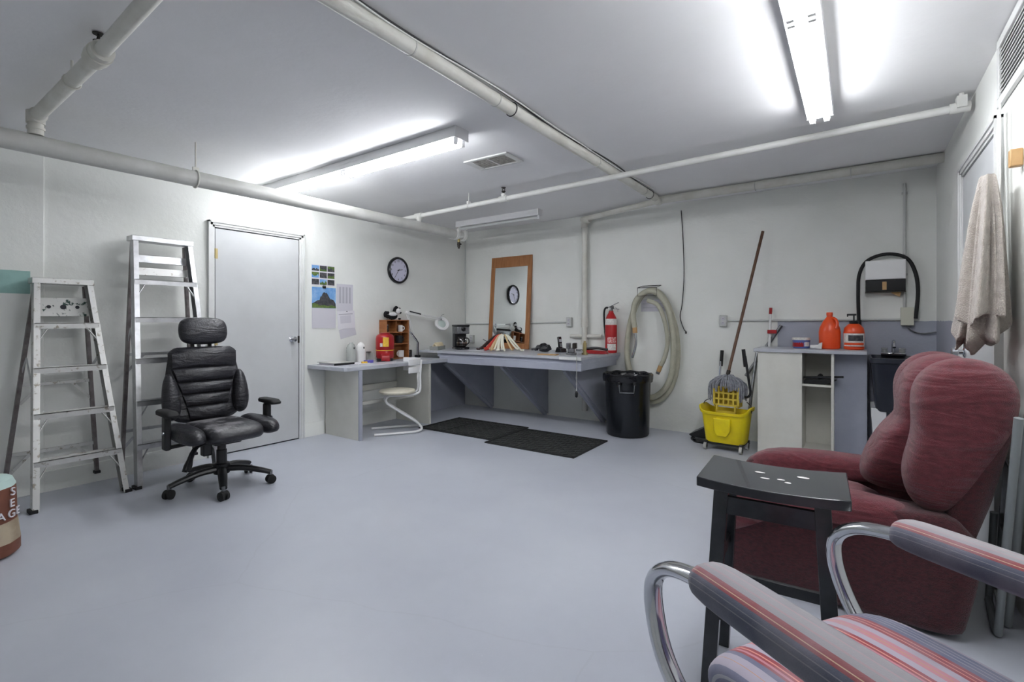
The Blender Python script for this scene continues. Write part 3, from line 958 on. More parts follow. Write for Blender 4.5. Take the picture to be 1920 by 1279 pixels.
MB().box(.135, .14, -.12, .12, .006, .026).build('spine', 'black_plastic', bn, smooth=False)
tag(MB().box(-.13, .13, -.1, .1, 0, .006, Matrix.Translation((.27, -2.10, DT)) @ Matrix.Rotation(R(14), 4, 'Z')).build('paper_stack', 'paper', smooth=False), 'loose stack of white papers beside the binder', 'paper')
tag(MB().box(-.03, .03, -.045, .045, 0, .03, Matrix.Translation((.32, -1.955, DT)) @ Matrix.Rotation(R(8), 4, 'Z')).build('purple_box', 'purple_box', bevel=.004), 'small purple-blue box lying on the desk', 'box')
tag(MB().box(-.016, .016, -.03, .03, 0, .024, Matrix.Translation((.36, -2.04, DT)) @ Matrix.Rotation(R(-18), 4, 'Z')).build('yellow_tape_box', 'label_yellow', bevel=.003), 'tiny yellow carton next to the purple box', 'box')
ch = thing('card_holder', 'small clear-sided desk tray with a dark rim', 'tray', (.12, -1.808, DT), 0)
ch.scale = (1, .66, 1)
MB().box(-.05, .05, -.072, .072, 0, .012).build('base', 'paper_grey', ch, bevel=.002)
MB().box(-.048, -.044, -.07, .07, .012, .10).box(-.048, .048, -.07, -.066, .012, .10).box(-.048, .048, .066, .07, .012, .10).build('side', 'outlet_grey', ch, bevel=.001)
MB().box(-.05, .0, -.074, .074, .10, .107).build('rim', 'black_plastic', ch, bevel=.001)
tag(MB().box(-.012, .012, -.05, .05, 0, .008, Matrix.Translation((.30, -1.77, DT)) @ Matrix.Rotation(R(-12), 4, 'Z')).build('marker_pen', 'black_plastic', bevel=.003), 'dark marker lying in front of the desk tray', 'pen')
# red drinks cooler
cl = thing('drinks_cooler', 'red insulated drinks jug with yellow label and black spigot base', 'cooler', (.22, -1.645, DT))
MB().lathe([(.088, 0), (.094, .01), (.094, .022), (.09, .03)], (0, 0, 0), 22).build('foot_ring', 'black_plastic', cl)
MB().lathe([(.092, .03), (.100, .05), (.101, .105), (.097, .118), (.097, .128), (.103, .136), (.104, .25), (.1, .278), (.086, .298), (.07, .304)], (0, 0, 0), 22).build('body', 'red_plastic', cl)
MB().lathe([(.1035, .118), (.1035, .128)], (0, 0, 0), 22).build('band', 'label_yellow', cl)
MB().lathe([(.06, .302), (.062, .315), (.05, .322)], (0, 0, 0), 18).build('lid', 'red_plastic', cl)
Mz = Matrix.Rotation(R(-36), 4, 'Z')
MB().box(.098, .107, -.03, .034, .165, .27, Mz).build('label', 'label_yellow', cl, smooth=False)
MB().box(.098, .1075, -.062, -.034, .165, .205, Mz).build('label', 'label_white', cl, smooth=False)
m = MB().prism([(.09, .0), (.13, .0), (.135, .05), (.12, .075), (.09, .09)], 'y', -.05, .05)
m.v = [tuple(Mz @ Vector(v)) for v in m.v]
m.build('spigot_guard', 'red_plastic', cl, bevel=.01)
# cubby shelf
cb = thing('cubby_shelf', 'small wooden cubby shelf with mugs on the desk', 'shelf', (.07, -1.375, DT))
hw, hd, hh = .178, .065, .46
m = MB()
MB().box(-hd, hd, -hw, -hw + .014, 0, hh).build('side_panel', 'wood_cubby', cb, bevel=.002)
MB().box(-hd, hd, hw - .014, hw, 0, hh).build('side_panel', 'wood_cubby', cb, bevel=.002)
MB().box(-hd, hd, -hw, hw, hh, hh + .012).build('top_panel', 'wood_cubby', cb, bevel=.002)
MB().box(-hd, hd, -hw + .014, hw - .014, 0, .014).build('bottom_panel', 'wood_cubby', cb, bevel=.002)
for z in (.175, .315):
    MB().box(-hd, hd, -hw + .014, hw - .014, z, z + .012).build('shelf_board', 'wood_cubby', cb, bevel=.002)
MB().box(-hd, -hd + .006, -hw + .014, hw - .014, .014, hh).build('back_panel', 'wood_cubby', cb, smooth=False)
MB().box(-.05, hd - .01, -.02, -.012, .327, hh).build('divider', 'wood_cubby', cb, smooth=False)
def mug(label, loc, r, h, m, ang):
    t = thing('mug', label, 'mug', loc, ang)
    MB().lathe([(r * .85, 0), (r, .006), (r, h), (r * .9, h), (r * .88, .01), (.001, .009)], (0, 0, 0), 20).build('cup', m, t)
    MB().tube(bez([(0, r * .95, h * .8), (0, r * 1.5, h * .75), (0, r * 1.6, h * .4), (0, r * .95, h * .2)], 5), .006, 8).build('handle', m, t)
    return t
mug('large black mug on the middle cubby shelf', (.085, -1.315, DT + .187), .045, .095, 'ceramic_black', 0)
mug('white mug with handle turned aside on the bottom cubby shelf', (.085, -1.47, DT + .014), .04, .10, 'ceramic_white', 40)
mug('straight white mug near the right end of the bottom cubby shelf', (.085, -1.285, DT + .014), .037, .085, 'ceramic_white', 180)
mug('small white cup on the top cubby shelf', (.085, -1.295, DT + .327), .03, .08, 'ceramic_white', -30)
for lb, y, z, mm in (('small salt jar standing on the middle cubby shelf', -1.515, .187, 'clear_plastic'), ('narrow dark jar standing on the top cubby shelf', -1.505, .327, 'glass_dark')):
    t = thing('spice_jar', lb, 'jar', (.09, y, DT + z))
    MB().lathe([(.018, 0), (.02, .005), (.02, .06), (.015, .07)], (0, 0, 0), 14).build('glass', mm, t)
    MB().lathe([(.017, .07), (.017, .088), (.014, .09)], (0, 0, 0), 14).build('lid', 'steel', t)
# plush skunk
sk = thing('plush_skunk', 'black and white plush skunk sitting on the cubby shelf', 'plush toy', (.07, -1.385, DT + hh + .012))
MB().ball((0, -.02, .045), .05, 16, 10, .8, 1.45, .88).build('body', 'fur_black', sk)
MB().ball((.012, -.025, .062), .04, 14, 8, .8, 1.5, .75).build('back_stripe', 'fur_white', sk)
MB().ball((.01, .065, .105), .036, 14, 9, .9, .95, 1.0).build('head', 'fur_white', sk)
MB().ball((.024, .078, .088), .02, 12, 8, .9, 1, .8).build('muzzle', 'fur_black', sk)
MB().tube(bez([(-.01, -.08, .03), (-.01, -.115, .05), (-.01, -.112, .08), (-.01, -.075, .085)], 5), [.016] * 4 + [.024] * 8 + [.018] * 4, 10).build('tail', 'fur_black', sk)
for s_ in (-1, 1):
    MB().ball((.0, .065 + s_ * .028, .138), .012, 10, 6).build('ear', 'fur_black', sk)
    MB().ball((.035, .0 + s_ * .06, .012), .018, 10, 6, 1.3, .9, .65).build('paw', 'fur_black', sk)
m = MB().prism([(-.05, .10), (.05, .10), (.03, .16), (0, .172), (-.03, .15)], 'x', -.012, .012)
m.v = [(v[0] - .012, v[1] + .045, v[2]) for v in m.v]
m.build('crest', 'fur_black', sk, bevel=.008)
# magnifier lamp
lp = thing('magnifier_lamp', 'white swing-arm magnifier lamp with round head over the bench corner', 'lamp', (.12, -1.04, DT))
MB().box(-.03, .03, -.025, .025, 0, .03).build('clamp', 'black_plastic', lp, bevel=.004)
MB().tube([(0, 0, .02), (0, 0, .19), (-.01, -.03, .23), (-.03, -.095, .32)], .012, 10).build('post', 'chrome', lp)
MB().tube([(.014, .0, .03), (.014, .0, .185), (.004, -.03, .235), (-.016, -.09, .31)], .005, 6).build('spring', 'black_plastic', lp)
MB().cyl((-.02, -.07, .27), (-.04, -.145, .545), .008, 8).cyl((-.02, -.045, .29), (-.04, -.12, .545), .006, 8).build('lower_arm', 'white_powder', lp)
MB().lathe([(.02, -.02), (.024, -.01), (.024, .01), (.02, .02)], (-.04, -.135, .56), 14, 'x').build('elbow_joint', 'white_powder', lp)
MB().cyl((-.04, -.12, .57), (.05, .36, .50), .008, 8).cyl((-.04, -.12, .545), (.05, .36, .48), .006, 8).build('upper_arm', 'white_powder', lp)
MB().cyl((-.035, -.10, .577), (-.005, .06, .545), .0095, 8).build('arm_spring', 'black_plastic', lp)
MB().lathe([(.015, -.02), (.018, 0), (.015, .02)], (.05, .37, .49), 12, 'z').tube(bez([(.05, .37, .51), (.055, .39, .54), (.06, .42, .55)], 4), .004, 6).build('head_joint', 'chrome', lp)
hm = Matrix.Translation((.055, .38, .42)) @ Matrix.Rotation(R(62), 4, 'Y') @ Matrix.Rotation(R(18), 4, 'X')
MB().lathe([(.05, -.03), (.09, -.024), (.10, 0), (.10, .02), (.092, .026), (.062, .02), (.058, .006)], (0, 0, 0), 26, 'z', hm).build('head_shade', 'white_powder', lp)
MB().lathe([(.058, .004), (.05, .010), (.02, .014), (.001, .015)], (0, 0, 0), 24, 'z', hm).build('lens', 'lens_glass', lp)
pot = thing('pen_pot', 'dark pot with a white cap beside the lamp post', 'pot', (.06, -1.135, DT))
MB().lathe([(.035, 0), (.04, .01), (.042, .09), (.036, .1)], (0, 0, 0), 16).build('pot', 'glass_dark', pot)
MB().lathe([(.026, .1), (.028, .15), (.02, .16)], (0, -.01, 0), 14).build('white_cap', 'ceramic_white', pot)

# ================================================================== WORKBENCH
BT, BD, BX = .835, -1.0, 2.40
wb = thing('workbench', 'long grey wall-mounted workbench with diagonal brackets', 'workbench', (1.2, -.5, 0))
ox, oy = -1.2, .5
MB().box(.06 + ox, BX + ox, BD + oy, 0 + oy - .003, BT - .026, BT).build('top', 'grey_top', wb, bevel=.003)
MB().box(BX - .25 + ox, BX + .003 + ox, BD - .004 + oy, BD + oy + .001, BT - .03, BT + .002).build('edge_strip', 'white_trim', wb, bevel=.001)
MB().box(.40 + ox, BX - .01 + ox, BD + .03 + oy, BD + .06 + oy, BT - .07, BT - .026).build('sub_fascia', 'grey_paint', wb, smooth=False)
MB().box(.46 + ox, BX + ox, BD + oy, BD + .04 + oy, .695, BT - .066).build('front_fascia', 'grey_paint', wb, bevel=.002)
MB().box(BX - .04 + ox, BX + ox, BD + .04 + oy, -.12 + oy, .70, BT - .066).build('end_fascia', 'grey_paint', wb, bevel=.002)
MB().prism([(BD + .02 + oy, BT - .026), (oy - .004, BT - .026), (oy - .06, BT - .075), (BD + .06 + oy, BT - .075)], 'x', BX - .03 + ox, BX - .004 + ox).build('end_moulding', 'grey_paint', wb, bevel=.002)
MB().box(.02 + ox, .44 + ox, -.34 + oy, -.30 + oy, BT - .1, BT - .026).build('gap_shade', 'dark_gap', wb, smooth=False)  # dark strip standing in for the shade in the open gap under the top
MB().box(.003 + ox, .012 + ox, -1.262 + oy, -.004 + oy, 0, .70).build('side_panel', 'grey_paint', wb, smooth=False)
for bx_ in (.53, 1.41, 2.22):
    tri = [(oy - .004, .02), (oy - .004, .695), (oy - .93, .695)]
    g_ = MB().prism(tri, 'x', bx_ - .009 + ox, bx_ + .009 + ox).build('gusset', 'grey_paint', wb, smooth=False)
    MB().beam((bx_ + ox - .03, oy - .03, .03), (bx_ + ox - .03, oy - .95, .70), .04, .06, (0, 0, 1)).build('strut', 'grey_paint', wb, bevel=.002)
    MB().box(bx_ - .05 + ox, bx_ + ox - .009, oy - .045, oy - .003, 0, .695).build('wall_cleat', 'grey_paint', wb, bevel=.002)

# ---- things on the bench
def rag_box():
    t = thing('rag_tray', 'clear tray heaped with rolled cream rags by the coffee maker', 'tray', (.235, -.80, BT), 24)
    MB().box(-.055, .055, -.14, .14, 0, .006).build('base', 'clear_plastic', t, smooth=False)
    for a in ((-.055, -.051, -.14, .14), (.051, .055, -.14, .14), (-.055, .055, -.14, -.136), (-.055, .055, .136, .14)):
        MB().box(a[0], a[1], a[2], a[3], .006, .05).build('side', 'clear_plastic', t, smooth=False)
    for k in range(11):
        y = -.115 + k * .023
        o = .012 * math.sin(k * 2.1)
        MB().tube(bez([(-.036, y, .02), (-.015, y + .008, .05 + o), (.012, y - .006, .075 + o), (.036, y + .004, .03)], 4), .013, 8).build('rag', 'cream_cloth', t)
rag_box()
cm = thing('coffee_maker', 'black and steel drip coffee maker with glass carafe', 'coffee maker', (.42, -.56, BT + .002), -28)
MB().pillow([(-.10, 0), (.10, 0), (.10, .03), (-.10, .03)], 'y', -.09, .09, 8, 9).build('base', 'black_gloss', cm, angle=50)
MB().box(-.10, .0, -.08, .08, .03, .30).build('tower', 'black_plastic', cm, bevel=.01)
MB().box(-.10, .10, -.085, .085, .20, .30).build('brew_head', 'steel', cm, bevel=.012)
MB().box(-.102, .102, -.088, .088, .295, .32).build('top_lid', 'black_plastic', cm, bevel=.008)
MB().lathe([(.028, 0), (.028, .006), (.022, .008)], (.10, 0, .262), 18, 'x').build('dial', 'black_gloss', cm)
MB().box(.1, .104, -.03, .03, .245, .285).build('display_panel', 'black_plastic', cm, bevel=.004)
MB().lathe([(.05, .034), (.066, .045), (.07, .09), (.058, .14), (.05, .155)], (.035, 0, 0), 22).build('carafe', 'glass_dark', cm)
MB().lathe([(.052, .155), (.054, .168), (.03, .176)], (.035, 0, 0), 20).build('carafe_lid', 'black_plastic', cm)
MB().lathe([(.0705, .082), (.0705, .092)], (.035, 0, 0), 22).build('carafe_band', 'chrome', cm)
MB().tube(bez([(.075, .03, .15), (.12, .06, .14), (.125, .065, .09), (.095, .04, .06)], 5), .008, 8).build('carafe_handle', 'black_plastic', cm)
MB().lathe([(.095, .005), (.1, .008), (.1, .016), (.095, .02)], (0, 0, 0), 24, 'z', None, 1.02, .95).build('base_trim', 'chrome', cm)
tag(MB().tube(bez([(.36, -.02, .95), (.50, -.05, .90), (.58, -.12, BT + .006), (.66, -.2, BT + .006), (.74, -.12, BT + .006), (.70, -.05, BT + .006)], 8), .004, 6).build('loose_cable', 'black_plastic'), 'thin black power cord trailing behind the coffee maker', 'cord')
tag(MB().box(-.045, .045, -.025, .025, 0, .035, Matrix.Translation((.62, -.32, BT)) @ Matrix.Rotation(R(-8), 4, 'Z')).build('power_adapter', 'black_plastic', bevel=.004), 'small black power adapter on the bench beside the coffee maker', 'adapter')
# mirror
mr = thing('mirror', 'tall oak-framed mirror leaning on the back wall', 'mirror', (.845, -.105, BT + .003), 0)
mr.rotation_euler = (R(-4.4), 0, R(0))
mh, mw = 1.245, .335
MB().box(-mw, mw, 0, .022, mh - .145, mh).build('top_rail', 'wood_oak', mr, bevel=.003)
MB().box(-mw, mw, 0, .022, 0, .075).build('bottom_rail', 'wood_oak', mr, bevel=.003)
MB().box(-mw, -mw + .065, 0, .022, .075, mh - .145).build('stile', 'wood_oak', mr, bevel=.003)
MB().box(mw - .065, mw, 0, .022, .075, mh - .145).build('stile', 'wood_oak', mr, bevel=.003)
MB().box(-mw + .062, mw - .062, .006, .012, .072, mh - .142).build('glass', 'mirror_glass', mr, smooth=False)
# bundle of coloured cords
cr = thing('cord_bundle', 'bundle of red, tan and white cords tied at the top', 'cords', (1.06, -.50, BT + .006))
spec = [('cord_dark', -.30, -.1), ('cord_dark', -.27, -.08), ('cord_red', -.17, -.13), ('cord_red', -.145, -.15), ('cord_red', -.12, -.14), ('cord_tan', -.07, -.16), ('cord_tan', -.045, -.17), ('cord_tan', -.02, -.15),
        ('cord_white', .01, -.17), ('cord_white', .04, -.16), ('cord_white', .07, -.17), ('cord_white', .10, -.15), ('cord_white', .13, -.14), ('cord_tan', .20, -.08), ('cord_white', .26, -.05), ('cord_white', .30, -.02)]
for i, (mm, dx, dy) in enumerate(spec):
    hz = .014 + .008 * (i % 3)
    MB().tube(bez([(dx * .08, .0, .19), (dx * .3, dy * .35, .18), (dx * .62, dy * .75, .10), (dx * .95, dy, hz), (dx * 1.1, dy * 1.1, hz)], 5), .011, 8).build('cord', mm, cr)
for i in range(5):
    a = i * 1.26
    MB().tube(bez([(.0, 0, .16), (.03 * math.cos(a), .02 * math.sin(a), .20), (.06 * math.cos(a + .4), .03 * math.sin(a), .19 + .02 * (i % 2))], 4), .006, 6).build('loose_end', ('cord_dark', 'steel', 'cord_tan', 'cord_dark', 'steel')[i], cr)
MB().lathe([(.026, .145), (.03, .15), (.03, .17), (.026, .175)], (0, 0, 0), 12).build('tie', 'outlet_grey', cr)
tag(MB().box(-.12, .1, -.03, .03, 0, .008, Matrix.Translation((.78, -.66, BT)) @ Matrix.Rotation(R(12), 4, 'Z')).build('white_strip', 'paper', bevel=.002), 'flat white strip lying left of the cord bundle', 'strip')
# crumpled black cloth + phone
kn = thing('glove_bundle', 'crumpled black work glove lying on the bench', 'glove', (1.62, -.42, BT), 10)
m = MB()
m.ball((0, 0, .045), .06, 16, 10, 1.35, .9, .72)
for i, v in enumerate(m.v):
    k = 1 + .18 * math.sin(i * 1.7) * math.cos(i * .6)
    m.v[i] = (v[0] * k, v[1] * k, max(v[2] * (1 + .25 * math.sin(i * 2.9)), 0))
m.build('palm', 'leather', kn)
for k in range(4):
    MB().tube(bez([(-.05, -.03 + k * .02, .05), (-.085, -.035 + k * .022, .05 + .02 * (k % 2)), (-.11, -.04 + k * .024, .02)], 4), .013, 8).build('finger', 'leather', kn)
MB().cyl((-.16, -.02, .03), (-.1, -.01, .04), .014, 8).build('cuff_toggle', 'black_plastic', kn)
ph = thing('cordless_phone', 'black cordless telephone standing in its cradle', 'telephone', (1.79, -.33, BT), -20)
MB().pillow([(-.06, 0), (.06, 0), (.05, .045), (-.03, .06)], 'y', -.05, .05, 6, 9).build('cradle', 'black_plastic', ph)
MB().box(-.012, .014, -.026, .026, .03, .185, Matrix.Rotation(R(-10), 4, 'Y')).build('handset', 'black_gloss', ph, bevel=.008)
MB().box(.0145, .017, -.018, .018, .12, .155, Matrix.Rotation(R(-10), 4, 'Y')).build('screen', 'print_grey', ph, smooth=False)
for i in range(3):
    for j in range(3):
        MB().box(.0145, .0165, -.016 + j * .012, -.008 + j * .012, .06 + i * .016, .068 + i * .016, Matrix.Rotation(R(-10), 4, 'Y')).build('key', 'outlet_grey', ph, smooth=False)
# bench vise
vs = thing('bench_vise', 'small grey steel vise clamped to the bench front', 'vise', (2.13, -.70, BT), 20)
MB().box(-.05, .05, -.055, .055, 0, .025).build('base', 'steel', vs, bevel=.004)
MB().box(-.035, .035, -.045, .045, .025, .075).build('body', 'steel', vs, bevel=.006)
MB().box(-.05, -.012, -.06, .06, .07, .13).build('fixed_jaw', 'steel', vs, bevel=.005)
MB().box(.018, .055, -.06, .06, .07, .13).build('sliding_jaw', 'dark_metal', vs, bevel=.005)
MB().cyl((.05, 0, .055), (.12, 0, .055), .012, 10).build('screw', 'steel', vs)
MB().cyl((.115, -.06, .055), (.115, .06, .055), .006, 8).build('handle_bar', 'chrome', vs)
tag(MB().cyl((2.22, -.56, BT), (2.22, -.56, BT + .13), .02, 12).cyl((2.22, -.56, BT), (2.22, -.56, BT + .02), .035, 14).cyl((2.22, -.56, BT + .13), (2.22, -.56, BT + .15), .012, 10).build('brass_fitting', 'brass'), 'short brass pipe fitting standing behind the vise', 'fitting')
pcd = thing('hanging_plug', 'thin cord with a dark plug dangling over the bench front', 'cord', (2.36, -1.012, BT))
MB().tube([(-.30, .22, .01), (-.02, .02, .012), (0, -.004, 0), (.002, -.008, -.2), (0, -.008, -.34)], .004, 6).build('cord', 'outlet_grey', pcd)
MB().lathe([(.006, -.40), (.014, -.39), (.015, -.355), (.007, -.335)], (0, -.008, 0), 10).build('plug', 'black_plastic', pcd)
rt = thing('tool_pouch', 'red tool roll with black grips at the bench end', 'tools', (2.27, -.36, BT), 8)
MB().pillow([(-.13, .0), (.13, .0), (.12, .035), (-.11, .045)], 'y', -.05, .05, 5, 9).build('pouch', 'red_plastic', rt)
MB().tube(bez([(-.12, -.02, .055), (0, -.025, .066), (.13, -.02, .05)], 5), .014, 8).build('grip', 'black_plastic', rt)
MB().tube(bez([(-.12, .025, .05), (0, .03, .06), (.10, .025, .05)], 5), .013, 8).build('grip', 'cord_dark', rt)
tag(MB().box(-.11, .11, -.04, .04, 0, .012, Matrix.Translation((1.92, -.84, BT)) @ Matrix.Rotation(R(6), 4, 'Z')).build('wood_offcut', 'wood_block', bevel=.002), 'thin pale wood offcut on the bench corner', 'offcut')
# fire extinguisher
fe = thing('fire_extinguisher', 'red fire extinguisher with white label standing on the bench end', 'fire extinguisher', (2.33, -.11, BT), -25)
fe.scale = (1.08, 1.08, 1.08)
MB().lathe([(.055, 0), (.062, .006), (.063, .02), (.063, .335), (.058, .37), (.042, .405), (.026, .43), (.024, .45)], (0, 0, 0), 24).build('cylinder', 'red_paint', fe)
MB().lathe([(.0635, .30), (.0635, .355), (.061, .365)], (0, 0, 0), 24).build('top_label', 'label_white', fe)
Mz = Matrix.Rotation(R(-55), 4, 'Z')
def wrap(z0, z1, a0, a1, r):
    m = MB()
    n = 8
    vs, fs = [], []
    for i in range(n + 1):
        a = R(a0 + (a1 - a0) * i / n)
        for rr in (r, r + .001):
            for z in (z0, z1):
                vs.append((math.cos(a) * rr, math.sin(a) * rr, z))
    for i in range(n):
        b = i * 4
        fs += [(b + 2, b + 3, b + 7, b + 6), (b, b + 4, b + 5, b + 1), (b + 1, b + 5, b + 7, b + 3), (b, b + 2, b + 6, b + 4)]
    fs += [(0, 1, 3, 2), (n * 4, n * 4 + 2, n * 4 + 3, n * 4 + 1)]
    return m._add(vs, fs)
wrap(.11, .17, -80, 10, .063).build('label', 'label_pink', fe)
wrap(.03, .10, -80, 10, .063).build('label', 'label_white', fe)
m = MB().cyl((0, 0, .45), (0, 0, .485), .02, 12).box(-.012, .03, -.012, .012, .475, .5)
m.build('valve', 'steel', fe)
MB().beam((0, 0, .50), (.115, 0, .535), .018, .006).build('lever', 'chrome', fe, bevel=.002)
MB().beam((.01, 0, .475), (.12, 0, .465), .018, .006).build('carry_handle', 'steel', fe, bevel=.002)
MB().cyl((0, -.02, .47), (0, -.034, .47), .015, 14).build('gauge', 'ceramic_white', fe)
MB().tube(bez([(-.01, 0, .475), (-.07, -.01, .485), (-.10, -.01, .44), (-.098, -.01, .32), (-.085, -.01, .22)], 6), .010, 8).build('hose', 'black_rubber', fe)
MB().cyl((-.085, -.01, .23), (-.078, -.01, .17), .013, 10, .008).build('nozzle', 'black_plastic', fe)
MB().tube(bez([(.04, .01, .49), (.055, .04, .47), (.05, .05, .44)], 4), .002, 6).build('pin_ring', 'chrome', fe)

# ---- under the bench
tag(MB().box(.05, .20, -1.19, -1.0, 0, .05).build('floor_box', 'black_plastic', bevel=.006), 'flat black box on the floor under the bench corner', 'box')
# rubber mats: rim plus lattice
def rubber_mat(label, cx, cy, lx, ly, rz):
    t = thing('floor_mat', label, 'mat', (cx, cy, 0), rz)
    hx, hy = lx / 2, ly / 2
    MB().box(-hx, hx, -hy, hy, 0, .006).build('sheet', 'mat_rubber', t, smooth=False)
    m = MB()
    for a in ((-hx, hx, -hy, -hy + .025), (-hx, hx, hy - .025, hy), (-hx, -hx + .025, -hy, hy), (hx - .025, hx, -hy, hy)):
        m.box(a[0], a[1], a[2], a[3], .006, .013)
    m.build('rim', 'black_rubber', t, bevel=.003)
    m = MB()
    s_ = .052
    nx, ny = int((lx - .06) / s_), int((ly - .06) / s_)
    for i in range(nx):
        for j in range(ny):
            x, y = -hx + .03 + (i + .5) * (lx - .06) / nx, -hy + .03 + (j + .5) * (ly - .06) / ny
            d = 1 if (i + j) % 2 else -1
            m.beam((x - .019, y - .019 * d, .008), (x + .019, y + .019 * d, .008), .009, .008)
    o = m.build('tread_ribs', 'mat_rubber', t, smooth=False)
    o['kind'] = 'stuff'
    m = MB()
    for k in (1, 2):
        x = -hx + lx * k / 3
        m.box(x - .006, x + .006, -hy + .025, hy - .025, .006, .0125)
    m.build('seam', 'mat_rubber', t, smooth=False)
    return t
rubber_mat('black rubber floor mat reaching under the desk side of the bench', 1.14, -1.16, 1.02, .70, 1)
rubber_mat('black rubber floor mat nearer the trash can', 2.14, -1.235, .98, .74, 1)

# ---- white Z-shaped chair
wc = thing('cantilever_chair', 'white tubular Z-frame chair with round cream seat at the desk', 'chair', (.575, -1.745, 0), -124)
for s_ in (-1, 1):
    pts = [(.27, s_ * .17, .016), (-.05, s_ * .17, .016), (-.17, s_ * .155, .018), (-.225, s_ * .10, .03), (-.215, s_ * .07, .06), (-.15, s_ * .062, .12), (.09, s_ * .06, .285), (.145, s_ * .06, .335), (.14, s_ * .06, .38), (.09, s_ * .06, .40), (-.10, s_ * .06, .40)]
    MB().tube(bez(pts, 4), .0135, 10).build('frame_tube', 'white_powder', wc)
    MB().tube(bez([(-.06, s_ * .06, .402), (-.16, s_ * .065, .405), (-.215, s_ * .07, .45), (-.215, s_ * .075, .60), (-.225, s_ * .075, .78)], 5), .012, 10).build('back_post', 'white_powder', wc)
    MB().lathe([(.014, 0), (.016, .004), (.016, .02)], (.262, s_ * .17, .016), 10, 'x').build('tip', 'ceramic_white', wc)
MB().box(-.10, .10, -.075, .075, .408, .416).build('seat_plate', 'steel', wc, bevel=.002)
MB().lathe([(.17, .416), (.19, .424), (.197, .44), (.185, .456), (.12, .466), (.01, .468)], (.02, 0, 0), 28).build('seat', 'vinyl_cream', wc)
for z in (.645, .728):
    m = MB()
    secs = []
    for i in range(9):
        y = -.19 + i * .0475
        xo = -.225 + .15 * (y / .19) ** 2
        secs.append([(xo - .008, y, z), (xo + .008, y, z), (xo + .008, y, z + .065), (xo - .008, y, z + .065)])
    m.loft(secs).build('back_slat', 'white_powder', wc, bevel=.003)

# ================================================================== TRASH CAN, HOSE
tc_ = thing('trash_can', 'large black trash can with bin liner at the bench end', 'trash can', (2.662, -.435, 0))
MB().lathe([(.205, 0), (.215, .006), (.238, .60), (.252, .605), (.254, .635), (.246, .64), (.236, .636), (.228, .4), (.222, .02), (.001, .02)], (0, 0, 0), 36).build('barrel', 'can_black', tc_)
for a in (-70, 110):
    ca, sa = math.cos(R(a)), math.sin(R(a))
    ta = Vector((-sa, ca, 0))
    c0 = Vector((ca, sa, 0)) * .245
    pts = [c0 - ta * .075 + Vector((0, 0, .56)), c0 - ta * .075 + Vector((ca * .025, sa * .025, .54)), c0 - ta * .07 + Vector((ca * .03, sa * .03, .475)), c0 + ta * .07 + Vector((ca * .03, sa * .03, .475)), c0 + ta * .075 + Vector((ca * .025, sa * .025, .54)), c0 + ta * .075 + Vector((0, 0, .56))]
    MB().tube(pts, .0055, 8).build('handle', 'steel', tc_)
    m = MB()
    for s_ in (-1, 1):
        q = c0 + ta * (.075 * s_)
        m.lathe([(.014, .545), (.016, .55), (.016, .575), (.014, .58)], (q.x, q.y, 0), 10)
    m.build('handle_mount', 'black_plastic', tc_)
m = MB()
secs = []
for j, (rr, z) in enumerate(((.18, .42), (.222, .55), (.235, .63), (.25, .652), (.262, .642), (.262, .60), (.256, .57))):
    secs.append([(math.cos(2 * math.pi * k / 48) * (rr + .003 * math.sin(k * 2.1 + j)), math.sin(2 * math.pi * k / 48) * (rr + .003 * math.sin(k * 2.1 + j)), z + (.005 * math.sin(k * 1.3 + j * .8) if 0 < j else 0)) for k in range(48)])
m.loft(secs, caps=False)
m.build('liner', 'liner', tc_)

hs = thing('vacuum_hose', 'beige vacuum hose coiled on a wire wall bracket', 'hose', (2.80, 0, 0))
def loop(cx, y, zc, rx, rz_, a0, a1, n=40):
    return [(cx + rx * math.sin(R(a0 + (a1 - a0) * i / n)) * (1 - .12 * math.cos(R(a0 + (a1 - a0) * i / n))), y, zc + rz_ * math.cos(R(a0 + (a1 - a0) * i / n))) for i in range(n + 1)]
H1 = loop(-.01, -.06, .93, .285, .62, 0, 360, 60)[:-1]
MB().tube(H1, .031, 12, closed=True).build('hose_loop', 'hose_beige', hs)
H2 = loop(.0, -.125, .92, .245, .60, -88, 190, 50)
H2 = [(-.215, -.12, 1.02), (-.22, -.12, 1.16)] + [(p[0], p[1], p[2] + .0) for p in H2 if True][4:]
MB().tube(bez([(-.185, -.115, 1.13), (-.20, -.12, 1.28), (-.16, -.125, 1.44), (-.04, -.125, 1.53), (.08, -.125, 1.50), (.18, -.12, 1.36), (.235, -.12, 1.12), (.25, -.12, .85), (.22, -.12, .60), (.12, -.12, .43), (-.02, -.12, .36), (-.18, -.12, .46), (-.27, -.11, .75)], 5), .031, 12).build('hose_loop', 'hose_beige', hs)
MB().tube(bez([(-.02, -.16, 1.43), (.10, -.17, 1.37), (.17, -.17, 1.2), (.20, -.16, .98), (.16, -.15, .80), (.115, -.145, .71)], 5), .023, 10).build('hose_end', 'hose_beige', hs)
MB().cyl((.12, -.145, .72), (.095, -.145, .655), .024, 12).build('cuff', 'wood_block', hs)
MB().cyl((.096, -.145, .657), (.085, -.145, .63), .021, 12).build('end_fitting', 'steel', hs)
MB().cyl((-.186, -.115, 1.15), (-.18, -.115, 1.07), .027, 12).build('cuff', 'wood_block', hs)
MB().tube(bez([(-.18, -.115, 1.08), (-.168, -.115, .98), (-.178, -.115, .90), (-.21, -.115, .79)], 5), .015, 12).build('wand', 'chrome', hs)
br = thing('hose_bracket', 'black wire bracket holding the coiled hose', 'bracket', (2.78, 0, 1.5))
m = MB()
m.tube([(-.115, -.01, .10), (.10, -.01, .10), (.10, -.16, .07), (-.115, -.16, .07)], .004, 6, closed=True)
